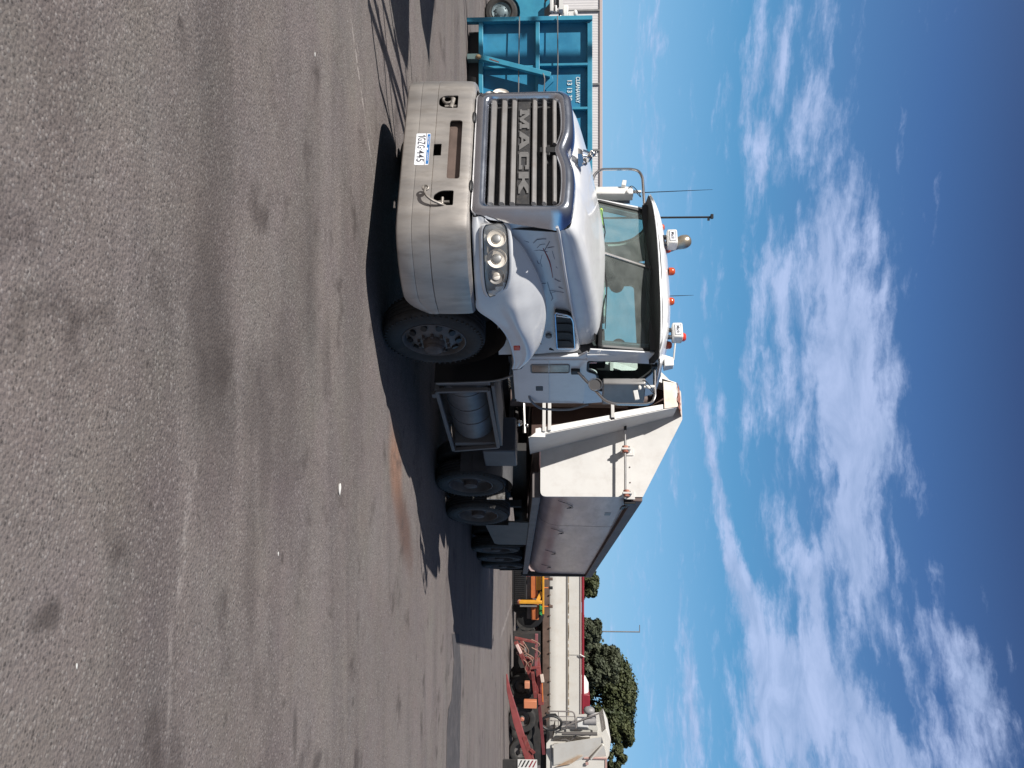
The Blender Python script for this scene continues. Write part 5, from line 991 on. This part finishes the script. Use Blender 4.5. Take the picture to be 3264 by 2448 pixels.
def marker_board():
    D = 31; f = Fr(2436, D); T = fr('hazard_board', 'white black and red striped rear marker board beside the red beam', 'marker board', 2436, D)
    X, Z = f.x, f.z; MB().box(X(2422),X(2475),0,.03,Z(1650),Z(1712)).build('board', BEACON, T, bevel=.005)
    for k in range(5):
        a = 1652+k*12; m = MB(); m.slab([V(X(2424),-.003,Z(a+8)),V(X(2424),-.003,Z(min(a+13,1711))),V(X(2446),-.003,Z(max(a+1,1652))),V(X(2446),-.003,Z(a-4 if a-4>1651 else 1651))],(0,.003,0)); m.build('stripe', BLACK if k < 3 else REDT, T, sharp=0)
    MB().box(X(2426),X(2470),.03,.08,0,Z(1655)).build('leg', UNDER, T)
marker_board()
# ---- white tipper at the right edge
def white_tipper():
    D = 37; f = Fr(2400, D); T = fr('hopper_trailer', 'cream white tipper body with a sloping front and rust-brown wedge stain at the right edge', 'trailer', 2400, D)
    X, Z = f.x, f.z
    side = [(1740,2366),(1740,2470),(1900,2640),(1938,2640),(1944,2358),(1918,2320),(1760,2344+10)]
    o = [V(X(2366+0),0,Z(1742)),V(X(2366),0,Z(1750)),V(X(2350),0,Z(1762))]
    poly = [(1741,2368),(1752,2356),(1762,2352),(1918,2331),(1931,2318),(1946,2354),(1941,2402),(1932,2420),(1932,2650),(1741,2650)]
    m = MB(); m.slab([V(X(y),0,Z(x)) for x,y in poly],(0,2.3,0)); m.build('body', CREAM, T, bevel=.03, sharp=25)
    wd = MB(); wd.slab([V(X(2436),-.05,Z(1765)),V(X(2362),-.30,Z(1764)),V(X(2336),-.30,Z(1916)),V(X(2352),-.28,Z(1920)),V(X(2360),-.20,Z(1922))],(0,.03,0)); wd.slab([V(X(2436),-.05,Z(1765)),V(X(2360),-.20,Z(1922)),V(X(2404),-.02,Z(1932)),V(X(2410),-.02,Z(1870)),V(X(2424),-.02,Z(1830))],(0,.03,0))
    wd.build('side_wing', CREAM, T, sharp=10)
    MB().slab([V(X(2440),-.10,Z(1768)),V(X(2400),-.16,Z(1845)),V(X(2402),-.12,Z(1858)),V(X(2430),-.08,Z(1820))],(0,.012,0)).build('rust_wash', mat('tan_rust_wash',(.46,.30,.18),.7,col2=(.58,.48,.38),vscale=2), T, sharp=0)
    MB().bar(V(X(2362),-.22,Z(1921)),V(X(2412),-.12,Z(1882)),.10,.08).build('strut', CREAM, T, bevel=.01)
    r = MB(); r.box(X(2415),X(2650),-.03,.06,Z(1928),Z(1934)); r.box(X(2410),X(2414),-.06,.0,Z(1860),Z(1933)); r.box(X(2424),X(2432),-.1,-.05,Z(1866),Z(1875)); r.build('edge_rail', mat('dusty_pink_rail',(.45,.28,.25),.6), T)
    MB().box(X(2372),X(2650),-.04,.0,Z(1757),Z(1760)).build('lower_seam', GREYM, T)
    fr_ = MB(); fr_.cyl(V(X(2327),-.3,Z(1790)),V(X(2327),-.3,Z(1902)),.07,10); fr_.bar(V(X(2330),-.2,Z(1840)),V(X(2352),-.2,Z(1818)),.05,.05); fr_.tube(cat([V(X(2350),-.25,Z(1787)),V(X(2348),-.25,Z(1800)),V(X(2352),-.25,Z(1815))],4),.03,6); fr_.build('front_ram', mat('dark_ram',(.10,.09,.085),.5), T)
    pl = MB(); pl.slab([V(X(2322),-.05,Z(1770)),V(X(2352),-.05,Z(1762)),V(X(2334),-.05,Z(1900)),V(X(2322),-.05,Z(1905))],(0,1.2,0)); pl.build('front_panel', mat('grey_white_panel',(.50,.48,.43),.6,var=.1), T, sharp=0)
    MB().box(X(2330),X(2650),.4,1.8,Z(1722),Z(1741)).build('chassis', UNDER, T)
    w = MB()
    for Y in (2500,2560): w.lathe([(.3,.05),(.5,0),(.52,.05),(.52,.3)],(X(Y),.1,.52),'y',24,1)
    w.build('wheel', RUBBER, T)
white_tipper()
# ---- catwalk hoops, hose reel and pump on the trailer nose
def catwalk():
    D = 36.6; f = Fr(2300, D); T = fr('catwalk_frame', 'thin hooped handrail with a black hose reel standing before the cream tipper', 'handrail', 2300, D)
    X, Z = f.x, f.z
    m = MB(); hoop = cat([V(X(2266),0,Z(1748)),V(X(2266),0,Z(1810)),V(X(2268),0,Z(1826)),V(X(2280),0,Z(1832)),V(X(2318),0,Z(1836))],4); m.tube(hoop,.03,6)
    for Yp in (2282,2296,2312): m.tube([V(X(Yp),0,Z(1754)),V(X(Yp),0,Z(1833))],.018,5)
    for Xp in (1780,1806): m.tube([V(X(2266),0,Z(Xp)),V(X(2318),0,Z(Xp))],.018,5)
    m.tube([V(X(2310),.0,Z(1808)),V(X(2268),.0,Z(1915)),V(X(2318),.0,Z(1921))],.03,6); m.build('handrail', mat('grey_handrail',(.20,.18,.17),.6), T)
    r = MB(); cc = V(X(2296),-.25,Z(1757)); r.tube([cc+V(.40*math.cos(a)*.72,0,.42*math.sin(a)) for a in [k*math.pi/12 for k in range(24)]],.05,8,closed=True); r.tube([V(X(2270),-.25,Z(1740)),V(X(2268),-.25,Z(1770)),V(X(2290),-.25,Z(1788)),V(X(2318),-.25,Z(1786))],.04,8); r.build('hose_reel', BLACK, T)
    g = MB(); g.box(X(2240),X(2330),.1,.9,Z(1722),Z(1742)); g.build('deck', BROWN, T); MB().cyl(V(X(2290),.4,0),V(X(2290),.4,Z(1725)),.06,8).build('deck_leg', UNDER, T)
    b_ = MB(); b_.box(X(2298),X(2320),.1,.6,Z(1838),Z(1876)); b_.build('white_tank', BEACON, T, bevel=.05)
    p_ = MB(); p_.ell(V(X(2270),.3,Z(1878)),(.17,.2,.24)); p_.ell(V(X(2288),.3,Z(1886)),(.14,.2,.20)); p_.cyl(V(X(2302),.2,Z(1862)),V(X(2302),.2,Z(1900)),.16,12); p_.bar(V(X(2300),.2,Z(1840)),V(X(2316),.2,Z(1790)),.08,.08); p_.build('blower', mat('blower_grey',(.28,.27,.27),.5,var=.3), T, sharp=50)
catwalk()
def far_tanker():
    D = 52; f = Fr(2210, D); T = fr('far_truck_top', 'rounded white top of a vehicle with a red rear showing over the bulk trailer rail', 'vehicle', 2210, D)
    X, Z = f.x, f.z; m = MB(); m.tube([V(X(2168),.8,Z(1846)),V(X(2172),.8,Z(1850)),V(X(2190),.8,Z(1855)),V(X(2224),.8,Z(1855))],[.15,.33,.42,.42],18); m.build('tank', BEACON, T)
    MB().box(X(2216),X(2256),.2,1.4,Z(1840),Z(1880)).build('red_cabinet', REDT, T, bevel=.05); MB().box(X(2160),X(2258),.3,1.3,.6,Z(1838)).build('chassis', UNDER, T)
    w = MB(); w.lathe([(.3,.05),(.48,0),(.5,.05),(.5,.3)],(X(2180),.2,.5),'y',20,1); w.build('wheel', RUBBER, T); w = MB(); w.lathe([(.3,.05),(.48,0),(.5,.05),(.5,.3)],(X(2240),.2,.5),'y',20,1); w.build('wheel', RUBBER, T)
far_tanker()
# ---- trees
def tree(Y, D, Xtop, Yw, label, seed, m=LEAF, base=1.2, cl=None, dens=1.0):
    random.seed(seed); T = fr('tree', label, 'tree', Y, D, 'dark trees behind the parked trailers'); zt = HZ(Xtop, D); hw_ = Yw*D/FPX/2; rnd = random.random
    tr = MB(); tr.tube([V(0,0,0),V(.1,0,zt*.25),V(-.1,.1,zt*.5),V(.1,0,zt*.75)],[hw_*.09+.12,hw_*.07+.09,.12,.05],8); lim = []
    for k in range(9):
        a = rnd()*6.28; r = hw_*(.3+.5*rnd()); q_ = V(math.cos(a)*r,math.sin(a)*r*.7,zt*(.45+.4*rnd())); tr.tube([V(0,0,zt*(.2+.3*rnd())),q_*.5+V(0,0,zt*.25),q_],[.12,.07,.03],6)
    tr.build('trunk', BARK, T)
    # clumps over an irregular dome
    clumps = []
    n = int((34 if cl is None else cl)*2.3)
    for k in range(n):
        a = rnd()*6.2832; u = rnd()**.5; z = base+(zt-base)*(rnd()**.8); prof = math.sqrt(max(0.03, 1-((z-base-(zt-base)*.42)/((zt-base)*.60))**2))
        r = hw_*prof*(.62+.36*rnd()) if rnd() < .8 else hw_*prof*rnd()*.5
        s_ = hw_*(.15+.17*rnd()) if dens > .6 else hw_*(.13+.13*rnd()); clumps.append((V(math.cos(a)*r, math.sin(a)*r*.75, min(z, zt-s_*.6)), s_))
    lf = MB(); vs = []; fs = []
    for c, s_ in clumps:
        for j in range(int(380*dens)):
            d = V(random.gauss(0,1),random.gauss(0,1),random.gauss(0,1)).normalized(); rr = s_*(.55+.5*rnd()); p = c+V(d.x*rr,d.y*rr,d.z*rr*.72)
            t = V(random.gauss(0,1),random.gauss(0,1),random.gauss(0,1)).normalized(); nn = (d*.8+t*.7+V(0,0,.3)).normalized(); a_ = nn.orthogonal().normalized(); b_ = nn.cross(a_); L_ = .065+.085*rnd(); i0 = len(vs)
            vs += [p-a_*L_, p-b_*L_*.6, p+a_*L_, p+b_*L_*.6]; fs.append((i0,i0+1,i0+2,i0+3))
    lf.add(vs, fs); lf.build('crown', m, T, sharp=0, recalc=False)
tree(2215, 60, 2022, 330, 'largest tree, broad dark green rounded crown right of the lamp pole', 1, LEAF, .8, 62)
tree(2110, 57, 1975, 170, 'dark green tree on the left shoulder of the largest tree', 2, LEAF2, .8, 34)
tree(2010, 55, 1916, 130, 'small grey-green tree crossed by the thin lamp pole', 3, LEAF2, .8, 24)
tree(1850, 50, 1906, 130, 'low dark tree at the tail of the white tipping trailer', 4, LEAF, .8, 24)
tree(2340, 56, 2018, 150, 'tall dark crown directly above the hoop handrail', 5, LEAF, .8, 36)
tree(2405, 47, 1995, 95, 'thin gappy tree at the far right with sky showing through', 6, LEAF, 1.0, 20, .5)
tree(2475, 50, 2012, 90, 'rightmost thin tree cut by the picture edge', 8, LEAF2, 1.0, 18, .5)
# ---- invented, unseen objects left of the picture, added for the shadows they cast
def caster():
    T = thing('added_stripe_caster', 'invented, unseen rack left of the picture, its bars casting striped shadows on the asphalt', 'caster', (0,0,0))
    H = 2.2; off = V(-.5*H, -1.13*H, H)  # bars added out of view, laid out to drop the wanted shadow stripes
    def sh(X, Y): p = P(X, Y, z=0); return p+off
    for w, pts in [(.028,[(1172,-40),(1192,136),(1210,271),(1232,350),(1262,476)]),(.045,[(1174,10),(1231,187),(1266,330),(1296,450)]),(.05,[(1190,-20),(1228,157),(1275,310),(1305,430)]),(.04,[(1214,-20),(1268,187),(1303,320)]),(.06,[(1258,110),(1278,225),(1290,330)]),(.02,[(1205,20),(1222,160),(1235,330),(1258,470)]),(.02,[(1238,-20),(1262,150),(1296,300)]),(.018,[(1304,100),(1309,190),(1315,290)])]:
        MB().tube([sh(x,y) for x,y in pts], w, 6).build('shadow_bar', GREYM, T)
    for x, y in ((1172,-30),(1262,470),(1240,-20),(1300,310)): p = sh(x,y); MB().cyl(V(p.x-.9,p.y-.6,0),p,.02,6).build('caster_post', GREYM, T)
caster()
def side_box(pts, h, name, label, cat_, m):
    T = thing(name, label, cat_, (0,0,0)); off = V(-.5*h, -1.13*h, 0); q_ = [P(x,y,z=0)+off for x,y in pts]
    for p in q_: p.z = h-.9
    b_ = MB(); b_.slab(q_,(0,0,.9)); b_.build('body', m, T, bevel=.02); l_ = MB()
    c_ = sum(q_, V(0,0,0))/len(q_)
    for p in q_: e_ = p.lerp(c_,.25); l_.cyl(V(e_.x,e_.y,0),V(e_.x,e_.y,h-.85),.06,8)
    l_.build('legs', UNDER, T)
side_box([(1246,-160),(1240,-20),(1254,60),(1268,145),(1299,232),(1304,150),(1305,0),(1306,-160)], 2.5, 'added_wedge_caster', 'invented, unseen teal hopper left of the picture that shades the asphalt beside the skip', 'occluder', TEAL)  # added off picture, outline shaped to cast the broad wedge of shade
side_box([(1334,-160),(1338,0),(1345,80),(1362,165),(1369,218),(1370,150),(1386,0),(1392,-160)], 2.4, 'added_thin_wedge_caster', 'invented, unseen grey box left of the picture that throws the thin wedge of shadow', 'bin', GREYM)  # second added block, there only for its narrow wedge of shadow
def blocker():
    # panels added high up out of view to throw shade bands on the skip
    T = thing('added_band_caster', 'invented, unseen mast left of the picture that shades upright bands on the skip', 'blocker', (0,0,0)); D = 17.9
    for (Ya, Yb, Xa, Xb) in [(134,176,1500,1905),(40,78,1500,1560),(50,80,1690,1712),(180,330,1500,1516)]:
        t = 8.0; q_ = []
        for (x_, y_) in ((Xa,Ya),(Xb,Ya),(Xb,Yb),(Xa,Yb)):
            p = G(y_, D); p.z = HZ(x_, D); q_.append(p+V(-.5*t,-1.13*t,t))
        MB().slab(q_,(.02,-.04,0)).build('panel', GREYM, T)
    for y_ in (60,155): p = G(y_, D)+V(-4.0,-9.04,0); MB().box(p.x-.03,p.x+.03,p.y-.03,p.y+.03,0,9.0).build('blocker_pole', GREYM, T)
blocker()
# ---- litter
def litter(X, Y, L_, label, m=BEACON):
    p = P(X, Y, z=0); T = MB(); random.seed(int(X)); pts = [V(L_*math.cos(a)*(.7+.5*random.random()), L_*.55*math.sin(a)*(.7+.5*random.random()), 0) for a in [k*math.pi/4 for k in range(8)]]
    T.v = [V(0,0,L_*.35)]+[q_+V(0,0,random.uniform(.002,L_*.25)) for q_ in pts]+[q_*.8 for q_ in pts]; T.f = [(0,1+i,1+(i+1)%8) for i in range(8)]+[(1+i,9+i,9+(i+1)%8,1+(i+1)%8) for i in range(8)]+[tuple(reversed(range(9,17)))]
    o = T.build('paper_scrap', m, sharp=20); o.location = p; o.rotation_euler = (0,0,TH); o['label'] = label; o['category'] = 'litter'
litter(1080, 1556, .055, 'crumpled white scrap on the asphalt beside the rust stain')
litter(1003, 173, .018, 'tiny white chip on the asphalt below the skip')
litter(243, 2122, .012, 'tiny white stone nearest the camera at the lower right')
litter(886, 1765, .018, 'small pale chip on the asphalt right of the crumpled scrap')
